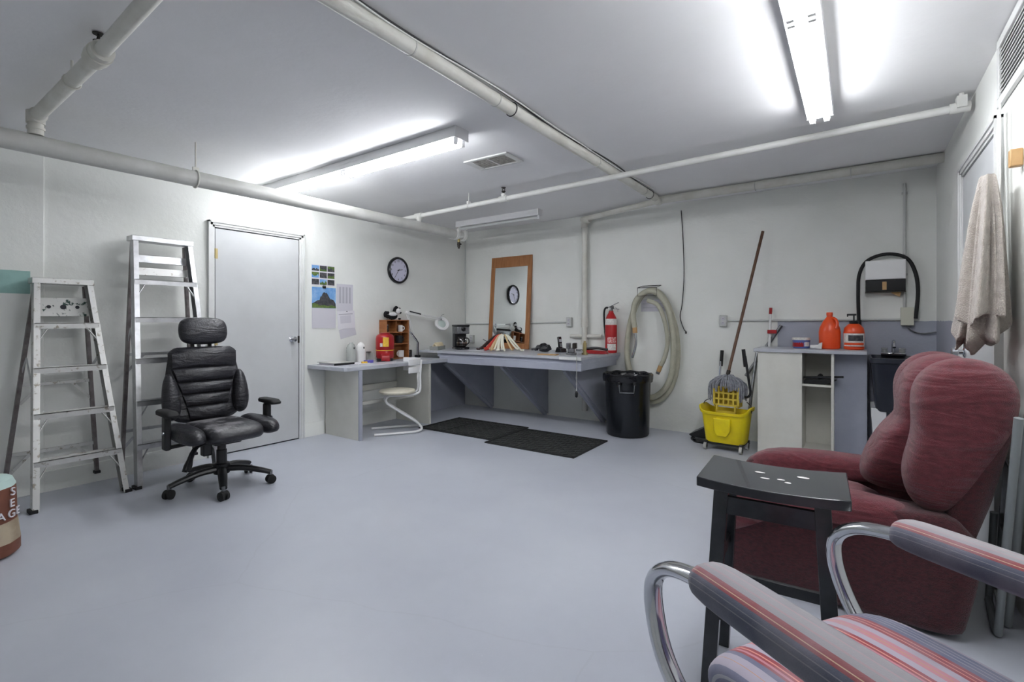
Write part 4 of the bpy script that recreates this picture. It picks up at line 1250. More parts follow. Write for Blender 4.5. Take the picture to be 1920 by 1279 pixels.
m.tube([(-.115, -.16, .07), (-.115, -.16, -.02), (.10, -.16, -.02), (.10, -.16, .07)], .003, 6)
m.build('wire_rack', 'black_plastic', br)
MB().box(-.13, .16, -.006, 0, -.19, -.06).build('card', 'paper_grey', br, smooth=False)
for k in range(3):
    MB().box(-.11, .14, -.0066, -.006, -.06 - k * .045, -.054 - k * .045).build('card_line', 'print_grey', br, smooth=False)
hw_ = thing('hanging_wire', 'black wire hanging down the back wall beside the hose', 'wire', (3.10, -.015, 0))
MB().tube(bez([(0, 0, 2.40), (.02, 0, 2.1), (.03, 0, 1.7), (.012, 0, 1.4), (-.01, 0, 1.25), (.03, -.01, 1.12), (.055, -.015, 1.09)], 6), .0045, 6).build('wire', 'black_plastic', hw_)
MB().lathe([(.004, 0), (.009, .004), (.009, .022), (.004, .028)], (.055, -.015, 1.065), 8).build('plug', 'black_plastic', hw_)

# ================================================================== MOP BUCKET
mbk = thing('mop_bucket', 'yellow wheeled mop bucket with wringer', 'mop bucket', (3.655, -.48, 0), -4)
secs = []
for (hx, hy, z) in ((.165, .115, .075), (.172, .12, .09), (.205, .15, .335), (.222, .166, .34), (.225, .168, .362), (.212, .156, .364), (.20, .146, .33), (.168, .115, .11)):
    sec = []
    for k in range(32):
        a = 2 * math.pi * k / 32
        c_, s_ = math.cos(a), math.sin(a)
        e = .42
        zz = z + (.05 * (abs(c_) ** 4) if z > .3 else 0)
        sec.append((hx * math.copysign(abs(c_) ** e, c_), hy * math.copysign(abs(s_) ** e, s_), zz))
    secs.append(sec)
MB().loft(secs).build('tub', 'yellow_plastic', mbk)
MB().prism([(-.075, .31), (.075, .31), (.07, .19), (.04, .145), (-.04, .145), (-.07, .19)], 'y', -.168, -.13).build('front_emboss', 'yellow_plastic', mbk, bevel=.008)
for sx in (-1, 1):
    for sy in (-1, 1):
        x, y = sx * .155, sy * .11
        MB().box(x - .016, x + .016, y - .02, y + .02, .05, .085).build('caster_fork', 'black_plastic', mbk, bevel=.004)
        MB().cyl((x - .012, y - .012, .034), (x + .012, y - .012, .034), .034, 18).build('caster_wheel', 'outlet_grey', mbk)
        MB().cyl((x - .0135, y - .012, .034), (x + .0135, y - .012, .034), .02, 12).build('caster_hub', 'black_plastic', mbk)
MB().box(-.16, .16, -.11, .11, .055, .075).build('chassis', 'black_plastic', mbk, bevel=.006)
m = MB().tube(bez([(-.215, 0, .36), (-.20, .0, .43), (-.13, .02, .47)], 5), .004, 6)
m.tube(bez([(.215, 0, .36), (.21, .0, .42), (.17, .02, .455)], 5), .004, 6)
m.build('bail_wire', 'black_plastic', mbk)
wg = MB()
wx0, wx1 = -.10, .115
for z in (.42, .475, .53, .585):
    wg.box(wx0, wx1, -.055, -.045, z - .008, z + .008)
for k in range(6):
    x = wx0 + (wx1 - wx0) * k / 5
    wg.box(x - .007, x + .007, -.056, -.044, .42, .59)
wg.box(wx0, wx0 + .012, -.055, .09, .40, .595).box(wx1 - .012, wx1, -.055, .09, .40, .595).box(wx0, wx1, .08, .09, .40, .595)
wg.box(wx0 + .02, wx0 + .035, -.06, -.045, .23, .42).box(wx1 - .035, wx1 - .02, -.06, -.045, .23, .42).box(wx0 + .02, wx1 - .02, -.06, -.045, .235, .255).box(wx0 + .02, wx1 - .02, -.06, -.045, .345, .365)
wg.build('wringer', 'yellow_dull', mbk, smooth=False)
MB().tube(bez([(.115, .02, .52), (.17, .02, .50), (.20, .02, .54), (.19, .02, .63), (.155, .02, .88)], 6), .011, 10).build('wringer_lever', 'black_plastic', mbk)
MB().tube([(.158, .02, .78), (.14, .02, .94)], .016, 10).build('lever_grip', 'black_rubber', mbk)
mp = thing('mop', 'grey string mop with brown wooden handle standing in the wringer', 'mop', (3.655, -.46, .54))
hp0, hp1 = Vector((-.02, .02, .06)), Vector((.245, .40, 1.54))
MB().tube([hp0, hp0.lerp(hp1, .5), hp1], .0135, 10).build('handle', 'wood_brown', mp)
MB().cyl(hp0.lerp(hp1, .0), hp0.lerp(hp1, .09), .018, 10).build('handle_ferrule', 'dark_metal', mp)
m = MB()
rnd = random.Random(3)
for k in range(110):
    a = rnd.uniform(0, 2 * math.pi)
    rx = rnd.uniform(.02, .15)
    ry = rnd.uniform(.02, .085)
    x, y = math.cos(a) * rx, math.sin(a) * ry
    front = y < -.0
    ex, ey = math.cos(a) * rnd.uniform(.12, .17), math.sin(a) * rnd.uniform(.08, .10) - .01
    zt = .145 - (x / .16) ** 2 * .05 + rnd.uniform(-.015, .01)
    zl = rnd.uniform(-.10, .0) if abs(ex) > .11 else rnd.uniform(.0, .05)
    m.tube(bez([(x * .3, y * .3, zt - .01), (x * .8, y * .8, zt), (ex * .98, ey, zt - .06), (ex, ey * 1.05, zl)], 3), .0065, 5)
o = m.build('yarn', 'mop_yarn', mp)
o['kind'] = 'stuff'
MB().ball((0, 0, .07), .085, 16, 8, 1.3, .75, .42).build('mop_head', 'mop_yarn', mp)
# squeegee + poles behind
sq = thing('dustpan', 'black long-handled dustpan behind the yellow bucket', 'dustpan', (3.36, -.18, 0), 0)
MB().prism([(-.10, .055), (-.07, .035), (.14, .03), (.14, .17), (.09, .16)], 'y', -.13, .11).build('pan', 'black_plastic', sq, bevel=.004)
MB().tube(bez([(-.06, -.13, .02), (.0, -.2, .015), (.1, -.21, .015)], 4), .022, 8).build('scoop_lip', 'black_gloss', sq)
MB().cyl((.13, 0, .12), (.155, .12, .79), .010, 8).build('stick', 'chrome', sq)
MB().cyl((.155, .12, .74), (.16, .145, .90), .017, 10).build('grip', 'black_rubber', sq)
pl = thing('squeegee_pole', 'white pole with red tip leaning in the corner by the cabinet', 'pole', (3.79, -.06, 0))
MB().cyl((.135, .008, .02), (.175, .008, 1.27), .011, 10).build('shaft', 'white_powder', pl)
MB().cyl((.175, .008, 1.27), (.178, .008, 1.33), .014, 10).build('tip', 'red_plastic', pl)
MB().box(.15, .23, -.012, .026, 1.08, 1.115).build('red_clip', 'red_plastic', pl, bevel=.003)
MB().box(.115, .155, -.005, .025, 0, .03).build('foot', 'black_rubber', pl, bevel=.004)
po = thing('steel_pole', 'bare steel tube leaning behind the mop bucket', 'pole', (3.80, -.10, 0))
MB().tube([(-.01, -.2, .005), (.02, -.10, .5), (.05, .02, .89)], .014, 10).build('tube', 'steel', po)
MB().cyl((-.06, .08, .65), (.255, .08, 1.16), .016, 10).build('cross_tube', 'steel', po)

# ================================================================== CABINET + SINK
cbn = thing('shelf_cabinet', 'white open shelf cabinet with grey counter in the corner', 'cabinet', (3.92, -.50, 0))
MB().box(0, .018, 0, .42, 0, .925).build('side_panel', 'laminate', cbn, bevel=.001)
MB().box(.0, .345, -.006, .012, 0, .925).build('front_panel', 'laminate', cbn, bevel=.001)
MB().box(.335, .345, .012, .42, 0, .925).build('partition', 'laminate', cbn, smooth=False)
MB().box(.555, .575, -.0, .42, 0, .925).build('end_panel', 'laminate', cbn, bevel=.001)
MB().box(.345, .555, .402, .42, 0, .925).build('back_panel', 'laminate', cbn, smooth=False)
for z in (.06, .64):
    MB().box(.345, .555, .01, .402, z, z + .018).build('shelf', 'laminate', cbn, bevel=.001)
MB().box(.575, .80, .13, .15, 0, .925).build('grey_panel', 'grey_paint', cbn, smooth=False)
MB().box(-.03, .80, -.03, .425, .925, .955).build('counter', 'grey_top', cbn, bevel=.004)
tr = thing('paint_tray', 'black roller tray lying on the cabinet shelf', 'tray', (4.37, -.36, .658), 0)
MB().prism([(-.10, 0), (.06, 0), (.14, .04), (.145, .05), (-.09, .035)], 'y', -.10, .10).build('pan', 'black_plastic', tr, bevel=.003)
MB().beam((-.10, -.06, .05), (.19, -.1, .075), .03, .018).build('roller_handle', 'black_plastic', tr, bevel=.003)
MB().lathe([(.018, -.07), (.02, -.06), (.02, .06), (.018, .07)], (.02, 0, .06), 12, 'y').build('roller', 'black_rubber', tr)
ZC = .955
tb = thing('hand_wipe_tub', 'small blue plastic tub with red label on the counter', 'tub', (4.24, -.26, ZC))
MB().lathe([(.06, 0), (.065, .005), (.07, .075)], (0, 0, 0), 24).build('tub', 'blue_plastic', tb)
MB().lathe([(.073, .075), (.074, .092), (.068, .096)], (0, 0, 0), 24).build('lid', 'label_white', tb)
wrap(.015, .07, 190, 290, .0672).build('label', 'red_plastic', tb)
wrap(.02, .06, 295, 340, .0674).build('label', 'label_white', tb)
wn = thing('spray_nozzle', 'white spray nozzle lying on the counter beside the tub', 'nozzle', (4.36, -.33, ZC))
MB().cyl((-.045, 0, .018), (.015, 0, .022), .016, 10).build('cap', 'ceramic_white', wn)
MB().prism([(0, .005), (.04, .0), (.045, .06), (.02, .05)], 'y', -.012, .012).build('trigger', 'ceramic_white', wn, bevel=.003)
j1 = thing('soap_jug', 'plain orange gallon jug with screw cap on the counter', 'jug', (4.455, -.25, ZC))
prof = [(.072, 0), (.08, .008), (.082, .15), (.076, .19), (.05, .245), (.028, .275), (.022, .282), (.022, .296)]
MB().lathe(prof, (0, 0, 0), 26, 'z', None, 1, .82).build('body', 'orange_plastic', j1)
MB().lathe([(.024, .294), (.025, .3), (.025, .318), (.022, .322)], (0, 0, 0), 18).build('cap', 'orange_plastic', j1)
MB().tube(bez([(.018, -.01, .275), (.045, -.035, .262), (.058, -.05, .225), (.05, -.055, .18)], 5), .011, 8).build('handle', 'orange_plastic', j1)
j2 = thing('soap_jug', 'orange hand cleaner jug with black pump and white label', 'jug', (4.63, -.25, ZC))
MB().lathe([(.066, 0), (.074, .008), (.076, .15), (.07, .185), (.045, .215), (.03, .225)], (0, 0, 0), 26, 'z', None, 1, .85).build('body', 'orange_plastic', j2)
wrap(.03, .14, 200, 340, .0765).build('label', 'label_white', j2)
wrap(.075, .125, 240, 325, .0778).build('label_photo', 'rock_print', j2)
wrap(.04, .06, 210, 330, .0778).build('label_stripe', 'orange_plastic', j2)
MB().lathe([(.032, .222), (.034, .228), (.034, .245), (.02, .25)], (0, 0, 0), 16).build('pump_collar', 'black_plastic', j2)
MB().cyl((0, 0, .25), (0, 0, .295), .006, 8).build('pump_stem', 'black_plastic', j2)
MB().box(-.05, .018, -.012, .012, .292, .308).box(-.05, -.04, -.008, .008, .282, .3).build('pump_head', 'black_plastic', j2, bevel=.003)
# utility sink
SX0, SX1 = 4.735, 5.185
sn = thing('utility_sink', 'black plastic utility sink on pale legs', 'sink', ((SX0 + SX1) / 2, -.30, 0))
hw = (SX1 - SX0) / 2
def rrect(hx, hy, z, r=.04, n=4):
    out = []
    for (sx, sy, a0) in ((1, 1, 0), (-1, 1, 90), (-1, -1, 180), (1, -1, 270)):
        for k in range(n + 1):
            a = R(a0 + 90 * k / n)
            out.append((sx * (hx - r) + math.cos(a) * r, sy * (hy - r) + math.sin(a) * r, z))
    return out
MB().loft([rrect(hw * .80, .225, .48), rrect(hw * .83, .235, .50), rrect(hw * .95, .272, .86), rrect(hw * 1.0, .29, .868), rrect(hw * 1.0, .29, .905), rrect(hw * .93, .262, .905), rrect(hw * .90, .25, .85), rrect(hw * .78, .21, .53)]).build('basin', 'sink_black', sn)
for sx in (-1, 1):
    for sy in (-1, 1):
        x, y = sx * hw * .74, sy * .20
        m = MB().prism([(x - .05, .50), (x + .05, .50), (x + .022, 0), (x - .022, 0)], 'y', y - .018, y + .018)
        m.build('leg', 'white_powder', sn, bevel=.003)
MB().tube(bez([(0, 0, .49), (0, 0, .40), (.03, .05, .33), (.08, .1, .36), (.08, .2, .42)], 6), .026, 12).build('drain_trap', 'black_plastic', sn)
fa = thing('faucet', 'chrome double-handle faucet at the back of the sink', 'faucet', (4.905, -.085, .905))
MB().box(-.085, .085, -.03, .03, 0, .025).build('base_plate', 'chrome', fa, bevel=.006)
MB().tube(bez([(0, 0, .02), (0, -.005, .09), (0, -.05, .125), (0, -.11, .11), (0, -.14, .075)], 5), .012, 12).build('spout', 'chrome', fa)
for s_ in (-1, 1):
    MB().lathe([(.018, .025), (.022, .03), (.02, .05), (.024, .055), (.02, .066)], (s_ * .06, 0, 0), 14).build('handle', 'clear_plastic', fa)
# towel dispenser with black hose arch
ds = thing('towel_dispenser', 'white wall dispenser with black slot above the sink counter', 'dispenser', (4.85, 0, 1.59))
MB().box(-.14, .14, -.10, 0, -.03, .135).build('cover', 'white_powder', ds, bevel=.006)
MB().box(-.138, .138, -.085, 0, -.135, -.03).build('slot', 'black_gloss', ds, bevel=.003)
MB().box(-.02, .01, -.087, -.08, -.12, -.05).build('latch', 'wood_block', ds, bevel=.001)
MB().box(-.14, .14, -.095, 0, -.142, -.135).build('bottom_plate', 'dark_metal', ds, bevel=.001)
MB().prism([(.04, -.142), (.11, -.142), (.10, -.18), (.07, -.165)], 'y', -.06, -.01).build('bracket', 'wood_block', ds, smooth=False)
ah = thing('hose_arch', 'black rubber hose arched around the white dispenser', 'hose', (4.86, -.03, 0))
MB().tube(bez([(-.195, -.02, 1.19), (-.20, -.03, 1.45), (-.19, -.03, 1.62), (-.13, -.03, 1.735), (0, -.03, 1.78), (.13, -.03, 1.74), (.19, -.03, 1.62), (.21, -.03, 1.45), (.195, -.03, 1.22)], 6), .0145, 10).build('hose', 'black_rubber', ah)
MB().cyl((-.195, -.02, 1.16), (-.195, -.02, 1.21), .02, 10).build('end_clamp', 'black_plastic', ah)

# ================================================================== RIGHT WALL: hook, towel, sticks
hk = tag(MB().box(5.155, W, -2.60, -2.565, 1.82, 1.89).build('hook_block', 'wood_block', bevel=.004), 'small wooden peg block above the hanging towel', 'block')
sk_ = thing('slat_bundle', 'three thin white slats hanging beside the door', 'slats', (W - .02, -2.36, 0))
for k, (y0, y1) in enumerate(((.10, .01), (.03, -.03), (-.05, -.045))):
    MB().beam((0 - .008 * k, y0, 2.14), (-.008 * k, y1, 1.2), .004, .028, (0, 1, 0)).build('slat', 'white_paint', sk_, bevel=.001)
tw = thing('towel', 'beige bath towel hanging from the wooden peg', 'towel', (5.105, -2.50, 0))
def towel(zt, zb, r0, r1, lob, ph, ecc, cx, cy, hem, amp=.30, n=80, nl=26):
    secs = []
    for i in range(nl):
        v = i / (nl - 1)
        sec = []
        for k in range(n):
            a = 2 * math.pi * k / n
            rr = r0 + (r1 - r0) * v ** .8
            g = min(1, v * 2.5 + .3)
            fold = 1 + amp * g * math.sin(lob * a + ph + .6 * v) + .10 * g * math.sin((lob * 2 + 1) * a + ph * 2 + 2 * v)
            z = zt + (zb + hem * math.sin(a + ph) + .035 * math.sin(3 * a + ph) - zt) * v
            x = min(cx * v + math.cos(a) * rr * ecc * fold, .082)
            sec.append((x, cy * v + math.sin(a) * rr * fold, z))
        secs.append(sec)
    return MB().loft(secs)
towel(1.82, 1.27, .05, .135, 6, .4, .5, -.02, .0, .10).build('front_layer', 'towel_pile', tw, sub=1)
towel(1.80, 1.10, .04, .12, 5, 2.0, .5, .0, .03, .04).build('under_layer', 'towel_pile', tw, sub=1)
towel(1.62, 1.11, .03, .07, 3, 1.0, .8, -.045, .14, .03).build('side_fold', 'towel_pile', tw, sub=1)

# ================================================================== OFFICE CHAIR
oc = thing('office_chair', 'worn black leather office chair with headrest and five-star base', 'chair', (.90, -3.71, 0), -2)
for k in range(5):
    a = R(-92 + 72 * k)
    ca, sa = math.cos(a), math.sin(a)
    pts = [(ca * .04, sa * .04, .135), (ca * .14, sa * .14, .13), (ca * .25, sa * .25, .105), (ca * .325, sa * .325, .082)]
    m = MB().tube(bez(pts, 4), [.034 - .0009 * i for i in range(13)], 10, flat=.72)
    leg = m.build('base_leg', 'black_plastic', oc)
    cx, cy = ca * .325, sa * .325
    MB().cyl((cx, cy, .055), (cx, cy, .095), .012, 8).build('caster_stem', 'steel', leg)
    ta = Vector((-math.sin(a + .6), math.cos(a + .6), 0))
    m = MB()
    for s_ in (-1, 1):
        c0 = Vector((cx, cy, .031)) + ta * (.017 * s_)
        m.tube([c0 - ta * .012, c0 - ta * .008, c0 + ta * .008, c0 + ta * .012], [.022, .031, .031, .022], 16)
    m.ball((cx, cy, .045), .027, 12, 8, 1, 1, .8)
    m.build('caster', 'black_rubber', leg)
MB().lathe([(.05, .10), (.055, .11), (.055, .17), (.04, .18)], (0, 0, 0), 20).build('hub', 'black_plastic', oc)
MB().lathe([(.034, .17), (.034, .27), (.028, .275), (.028, .36)], (0, 0, 0), 18).build('gas_column', 'black_plastic', oc)
MB().box(-.14, .12, -.09, .09, .325, .365).build('mechanism', 'black_plastic', oc, bevel=.01)
for s_, (dx, dz) in ((1, (.10, -.10)), (1, (.04, -.12))):
    MB().tube(bez([(.02, -.10, .34), (.05 + dx * .3, -.20, .32), (.06 + dx, -.27, .31 + dz)], 4), [.008] * 4 + [.012] * 3 + [.018, .016], 8).build('lever', 'black_plastic', oc)
MB().box(-.06, .0, -.12, -.06, .24, .34).build('tilt_housing', 'black_plastic', oc, bevel=.01)
seat = [(-.24, .37), (.16, .365), (.25, .36), (.305, .385), (.315, .42), (.29, .455), (.22, .478), (.05, .475), (-.20, .48), (-.25, .45), (-.26, .41)]
MB().pillow(seat, 'y', -.19, .19, 7, 11).build('seat', 'leather_worn', oc, sub=1)
for s_ in (-1, 1):
    b_ = [(-.20, .375), (.20, .37), (.285, .385), (.30, .425), (.25, .475), (.1, .487), (-.18, .488), (-.22, .44)]
    MB().pillow(b_, 'y', s_ * .245 - .075, s_ * .245 + .075, 2.6, 11, .015, 2).build('seat_bolster', 'leather', oc, sub=1)
# back: lean slightly
Mb = Matrix.Translation((-.235, 0, .47)) @ Matrix.Rotation(R(-9), 4, 'Y')
def tb_(m):
    m.v = [tuple(Mb @ Vector(v)) for v in m.v]
    return m
shell = []
for z, hw2 in ((-.03, .20), (.05, .26), (.2, .28), (.34, .265), (.46, .24), (.525, .225), (.545, .19)):
    shell.append([(-.055, -hw2, z), (-.075, 0, z), (-.055, hw2, z), (.0, hw2 * 1.0, z), (.012, 0, z), (.0, -hw2 * 1.0, z)])
tb_(MB().loft(shell)).build('back_shell', 'leather', oc, sub=2)
zs = [.0, .10, .19, .28, .385, .54]
ws = [.125, .145, .168, .195, .225, .23]
for i in range(5):
    z0, z1 = zs[i] + .002, zs[i + 1] - .002
    secs = []
    for j in range(9):
        tt = j / 8
        z = z0 + (z1 - z0) * tt
        w_ = ws[i] + (ws[i + 1] - ws[i]) * tt
        bulge = .022 * (1 - abs(2 * tt - 1) ** 3.0)
        if i == 4 and tt > .8: w_ *= 1 - (tt - .8) * .9
        secs.append([(-.03, -w_, z), (.012 + bulge * .6, -w_ * .96, z), (.028 + bulge, -w_ * .5, z), (.03 + bulge, 0, z), (.028 + bulge, w_ * .5, z), (.012 + bulge * .6, w_ * .96, z), (-.03, w_, z)])
    tb_(MB().loft(secs)).build('back_panel', 'leather', oc, angle=60)
for s_ in (-1, 1):
    wp = [(-.04, .01), (.04, .0), (.07, .10), (.068, .24), (.03, .355), (-.02, .365), (-.05, .2)]
    m = MB().pillow(wp, 'y', -.062, .062, 2.4, 11)
    m.v = [(v[0], v[1] * (1 - .35 * max(0, (v[2] - .1) / .26)) + s_ * (.232 + .01 * (v[2] / .36)), v[2]) for v in m.v]
    tb_(m).build('back_bolster', 'leather', oc, sub=1)
hp_ = [(-.055, .0), (.03, -.02), (.066, .03), (.064, .14), (.03, .20), (-.03, .205), (-.06, .14)]
m = MB().pillow(hp_, 'y', -.165, .165, 3.6, 13)
m.v = [(v[0] + .01, v[1], v[2] + .565) for v in m.v]
tb_(m).build('headrest', 'leather', oc, sub=1)
for s_ in (-1, 1):
    tb_(MB().box(-.05, -.035, s_ * .06 - .012, s_ * .06 + .012, .45, .66)).build('headrest_post', 'black_plastic', oc, bevel=.003)
for s_ in (-1, 1):
    MB().box(-.055, .015, s_ * .335 - .02, s_ * .335 + .02, .33, .56).build('arm_post', 'black_plastic', oc, bevel=.012)
    MB().beam((-.02, s_ * .08, .355), (-.02, s_ * .335, .345), .05, .018).build('arm_bracket', 'black_plastic', oc, bevel=.004)
    MB().pillow([(-.115, .565), (.10, .56), (.135, .565), (.14, .58), (.10, .60), (-.10, .60), (-.125, .585)], 'y', s_ * .34 - .042, s_ * .34 + .042, 4, 9).build('arm_pad', 'black_rubber', oc)
    MB().lathe([(.012, 0), (.012, .008)], (.0, s_ * .358 if s_ > 0 else -.366, .45), 12, 'y').build('arm_button', 'chrome', oc)

# ================================================================== PAPER SACK
bg = thing('paper_sack', 'brown and tan paper sack with white lettering by the ladder', 'sack', (1.02, -4.93, 0), 0)
secs = []
rnd = random.Random(5)
for j, (r_, z) in enumerate(((.155, 0), (.178, .015), (.18, .075), (.168, .18), (.164, .26), (.16, .35), (.145, .385), (.08, .40))):
    secs.append([(math.cos(2 * math.pi * k / 28) * r_ * (1 + .015 * math.sin(k * 1.9 + j)), math.sin(2 * math.pi * k / 28) * r_ * .9 * (1 + .015 * math.sin(k * 2.3 + j)), z) for k in range(28)])
MB().loft(secs[:3]).build('base_fold', 'bag_brown', bg)
MB().loft(secs[2:4]).build('lower_band', 'bag_tan', bg)
MB().loft(secs[3:6]).build('printed_band', 'bag_brown', bg)
MB().loft(secs[5:]).build('top_fold', 'bag_teal', bg)
for s_, ang, z in (('S', 46, .325), ('E', 44, .268), ('S', 6, .215), ('A', 24, .215), ('G', 43, .215), ('E', 61, .215)):
    Mt = Matrix.Rotation(R(ang), 4, 'Z') @ Matrix.Translation((.168 - .012 * math.sin(R(ang)) ** 2, 0, z)) @ Matrix(((0, 0, 1, 0), (1, 0, 0, 0), (0, 1, 0, 0), (0, 0, 0, 1)))
    text_mesh(s_, .058, 'lettering', 'paper', bg, Mt, .003)

# ================================================================== RECLINER
def chaikin(poly, it=2, q=.22):
    for _ in range(it):
        out = []
        for i in range(len(poly)):
            a, b = poly[i], poly[(i + 1) % len(poly)]
            out.append((a[0] + (b[0] - a[0]) * q, a[1] + (b[1] - a[1]) * q))
            out.append((b[0] - (b[0] - a[0]) * q, b[1] - (b[1] - a[1]) * q))
        poly = out
    return poly
rc = thing('recliner', 'overstuffed burgundy recliner armchair beside the right wall', 'armchair', (4.58, -2.525, 0), 0)
X0, Y0 = -4.58, 2.525
def rp(poly): return [(x + X0, z) for x, z in poly]
# base and side bodies
MB().pillow(rp([(4.16, .05), (4.92, .05), (4.95, .30), (4.17, .36)]), 'y', -.36, .36, 12, 9).build('seat_base', 'burgundy_shaded', rc)
side = [(4.11, .02), (4.60, .012), (4.97, .012), (5.01, .20), (5.03, .36), (4.95, .46), (4.70, .45), (4.30, .42), (4.12, .39), (4.09, .25)]
for s_ in (-1, 1):
    yc_ = s_ * .345
    MB().pillow(chaikin(rp(side), 2, .12), 'y', yc_ - .085, yc_ + .085, 10, 13).build('arm_body', 'burgundy_shaded', rc, angle=60)
    # padded arm top with rolled front
    arm = [(4.10, .25), (4.13, .19), (4.20, .25), (4.30, .35), (4.72, .37), (4.86, .37), (4.87, .45), (4.70, .485), (4.36, .475), (4.20, .45), (4.12, .385), (4.09, .32)]
    MB().pillow(rp(arm), 'y', yc_ - .115, yc_ + .115, 3.2, 13, .008, 4 + s_).build('arm_pad', 'burgundy', rc, sub=1)
seatc = [(4.14, .26), (4.75, .25), (4.78, .37), (4.60, .39), (4.25, .40), (4.15, .37), (4.115, .31)]
MB().pillow(rp(seatc), 'y', -.25, .25, 5, 11).build('seat_cushion', 'burgundy', rc, sub=1)
foot = [(4.10, .08), (4.16, .08), (4.17, .30), (4.10, .31), (4.075, .2)]
MB().pillow(rp(foot), 'y', -.26, .26, 6, 11).build('footrest', 'burgundy', rc, sub=1)
# outer back board
MB().pillow(rp([(4.86, .12), (4.97, .12), (5.155, .90), (5.13, .985), (5.06, .98), (4.93, .55)]), 'y', -.395, .395, 9, 11).build('outer_back', 'burgundy_shaded', rc, sub=1)
# pillow back: wings and centre
wing = [(4.82, .46), (4.92, .42), (5.03, .56), (5.12, .78), (5.15, .93), (5.10, 1.03), (4.99, 1.06), (4.89, 1.03), (4.835, .95), (4.825, .86), (4.835, .77), (4.82, .68), (4.79, .58)]
MB().pillow(rp(wing), 'y', -.42, -.13, 3.6, 15, .012, 1).build('back_wing', 'burgundy', rc, sub=2)
MB().pillow(rp([(x - .03, z) for x, z in wing]), 'y', .10, .40, 2.8, 15, .03, 2).build('back_wing', 'burgundy', rc, sub=2)
cen = [(4.66, .44), (4.90, .42), (4.99, .55), (5.07, .78), (5.09, .95), (5.04, 1.045), (4.94, 1.06), (4.85, 1.02), (4.80, .93), (4.79, .84), (4.80, .77), (4.745, .72), (4.69, .62), (4.655, .52)]
MB().pillow(rp(cen), 'y', -.20, .20, 3.4, 15, .01, 3).build('back_centre', 'burgundy', rc, sub=2)
for sx in (-.40, .28):
    for sy in (-.27, .27):
        MB().box(sx - .02, sx + .02, sy - .02, sy + .02, 0, .06).build('foot', 'black_plastic', rc, bevel=.004)

# ================================================================== STOOL
st = thing('saddle_stool', 'black wooden saddle stool with scuffed white spots on its seat', 'stool', (4.426, -3.588, 0), 3)
hx, hy, zt = .205, .152, .70
secs = []
for i in range(13):
    u = -1 + 2 * i / 12
    dz = .011 * (u * u) - .003
    secs.append([(u * hx, -hy, zt - .042 + dz), (u * hx, hy, zt - .042 + dz), (u * hx, hy, zt - .012 + dz), (u * hx, -hy, zt - .012 + dz)])
MB().loft(secs).build('seat', 'stool_black', st, bevel=.003, angle=30)
def lg(sx, sy, k):   # leg centre line, k=0 floor .. 1 top
    return Vector((sx * (.172 - .035 * k), sy * (.150 - .045 * k), k * (zt - .045)))
for sx in (-1, 1):
    for sy in (-1, 1):
        a, b = lg(sx, sy, 0), lg(sx, sy, 1)
        m = MB()
        vs = []
        for c0 in (a, b):
            for i, j in ((-1, -1), (1, -1), (1, 1), (-1, 1)):
                vs.append(c0 + Vector((i * .021, j * .016, 0)))
        m._add(vs, [(3, 2, 1, 0), (4, 5, 6, 7), (0, 1, 5, 4), (1, 2, 6, 5), (2, 3, 7, 6), (3, 0, 4, 7)])
        m.build('leg', 'stool_black', st, bevel=.002)
for sy in (-1, 1):
    MB().beam(lg(-1, sy, .93), lg(1, sy, .93), .018, .055).build('apron', 'stool_black', st, bevel=.001)
    MB().beam(lg(-1, sy, .41), lg(1, sy, .41), .018, .036).build('stretcher', 'stool_black', st, bevel=.001)
for sx in (-1, 1):
    MB().beam(lg(sx, -1, .64), lg(sx, 1, .64), .018, .036).build('stretcher', 'stool_black', st, bevel=.001)
for (x, y, a, b) in ((-.04, .04, .016, .008), (-.02, -.02, .014, .007), (.025, -.01, .012, .006), (.045, -.035, .010, .007), (.085, .045, .018, .010)):
    u = x / hx
    MB().lathe([(1, 0), (.8, .0006)], (x, y, zt - .0119 + .011 * u * u - .003 + .0006), 12, 'z', Matrix.Diagonal((a, b, 1))).build('paint_spot', 'ceramic_white', st)

# ================================================================== FOLDED METAL CHAIR by the wall
fc = thing('folding_chair', 'folded grey tubular metal chair leaning behind the recliner', 'chair', (5.105, -2.80, 0), 0)
for k, (dx, dy) in enumerate(((0, 0), (.045, .10))):
    f = MB().tube(bez([(dx - .0, dy - .19, .86), (dx - .01, dy - .12, .5), (dx - .02, dy - .02, .06), (dx - .02, dy + .0, .018), (dx - .02, dy + .05, .016), (dx - .0, dy + .27, .016), (dx + .005, dy + .30, .03), (dx + .01, dy + .24, .4)], 5), .013, 10)
    f.build('leg_frame', 'tube_grey', fc)
MB().beam((.03, .0, .45), (.03, .2, .5), .012, .3).build('seat_pan', 'steel', fc, bevel=.004)

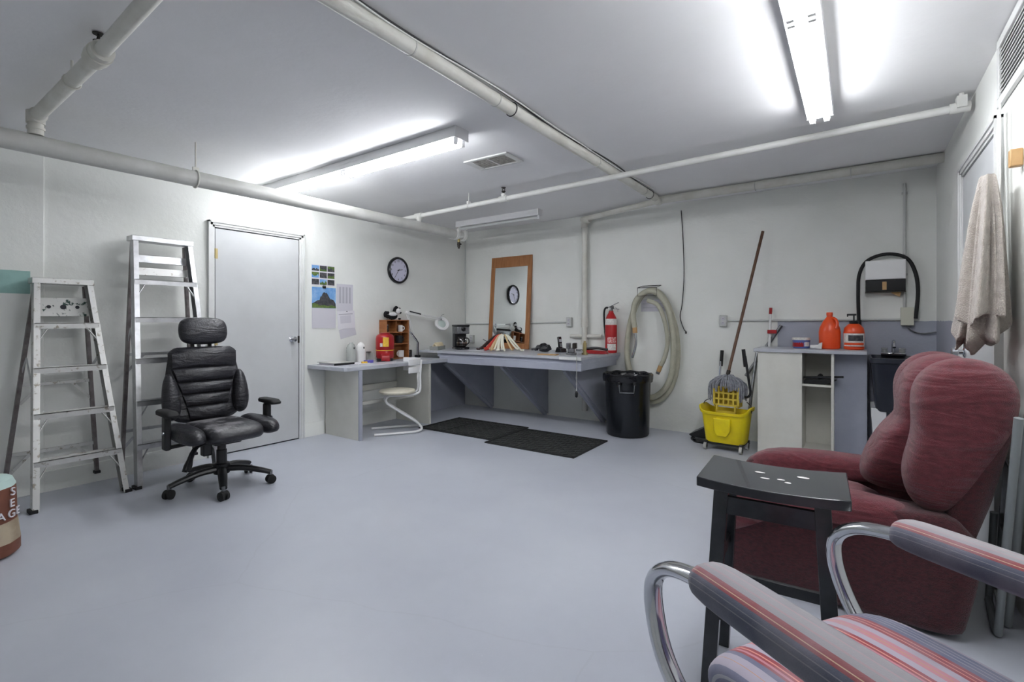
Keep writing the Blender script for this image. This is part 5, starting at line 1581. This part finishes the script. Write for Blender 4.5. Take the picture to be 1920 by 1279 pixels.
# ================================================================== STRIPED CHAIR (foreground)
sc_ = thing('striped_armchair', 'chrome tube armchair with striped blue and red upholstery', 'chair', (4.735, -4.222, 0), 146)
seatp = [(-.24, .375), (.16, .37), (.245, .38), (.288, .42), (.28, .465), (.22, .503), (.02, .508), (-.24, .495)]
MB().pillow(seatp, 'y', -.272, .262, 7, 13).build('seat', 'stripes', sc_, sub=2)
for s_ in (-1, 1):
    y = s_ * AHW
    path = bez([(-.36, y, .61), (-.20, y, .668), (.10, y, .674), (.22, y, .671), (.31, y, .648), (.36, y, .60), (.36, y, .53), (.325, y, .45), (.265, y * .97, .385), (.19, y * .9, .345), (.0, y * .85, .335), (-.22, y * .85, .34)], 6)
    MB().tube(path, .023, 14, flat=.7).build('arm_tube', 'chrome', sc_)
    ring = [(y + .053 * math.copysign(abs(math.cos(R(j * 22.5))) ** .8, math.cos(R(j * 22.5))), AZ + .036 * math.copysign(abs(math.sin(R(j * 22.5))) ** .8, math.sin(R(j * 22.5)))) for j in range(16)]
    MB().pillow(ring, 'x', -.31, .205, 8, 17).build('arm_pad', 'stripes_arm', sc_, angle=70)
    # sled leg
    MB().tube(bez([(-.20, y * .9, .335), (-.27, y * .9, .25), (-.29, y * .9, .06), (-.26, y * .9, .017), (0, y * .9, .017), (.24, y * .9, .017)], 6), .0145, 10).build('leg_tube', 'chrome', sc_)
MB().cyl((.22, -.27, .017), (.22, .27, .017), .0145, 10).build('floor_bar', 'chrome', sc_)
MB().cyl((-.20, -.27, .335), (-.20, .27, .335), .012, 10).cyl((.12, -.27, .338), (.12, .27, .338), .012, 10).build('seat_frame', 'chrome', sc_)
backp = [(-.235, .40), (-.29, .40), (-.42, .84), (-.40, .88), (-.35, .87), (-.315, .80), (-.245, .55)]
MB().pillow(backp, 'y', -.245, .245, 6, 13).build('backrest', 'stripes_navy', sc_, sub=2)

# ================================================================== groups of repeats
GROUPS = {'tube_light': 'tube lights on the ceiling', 'stepladder': 'ladders against the door wall', 'outlet_box': 'outlet boxes on the back wall',
          'wall_conduit': 'conduits on the back wall', 'wall_calendar': 'calendars on the door wall', 'notice_sheet': 'papers on the door wall',
          'plastic_jug': 'jugs on the desk', 'mug': 'mugs in the cubby shelf', 'spice_jar': 'jars in the cubby shelf', 'floor_mat': 'rubber mats by the bench',
          'soap_jug': 'orange jugs on the counter'}
for o in COL.objects:
    if o.parent is None and o.name.split('.')[0] in GROUPS:
        o['group'] = GROUPS[o.name.split('.')[0]]
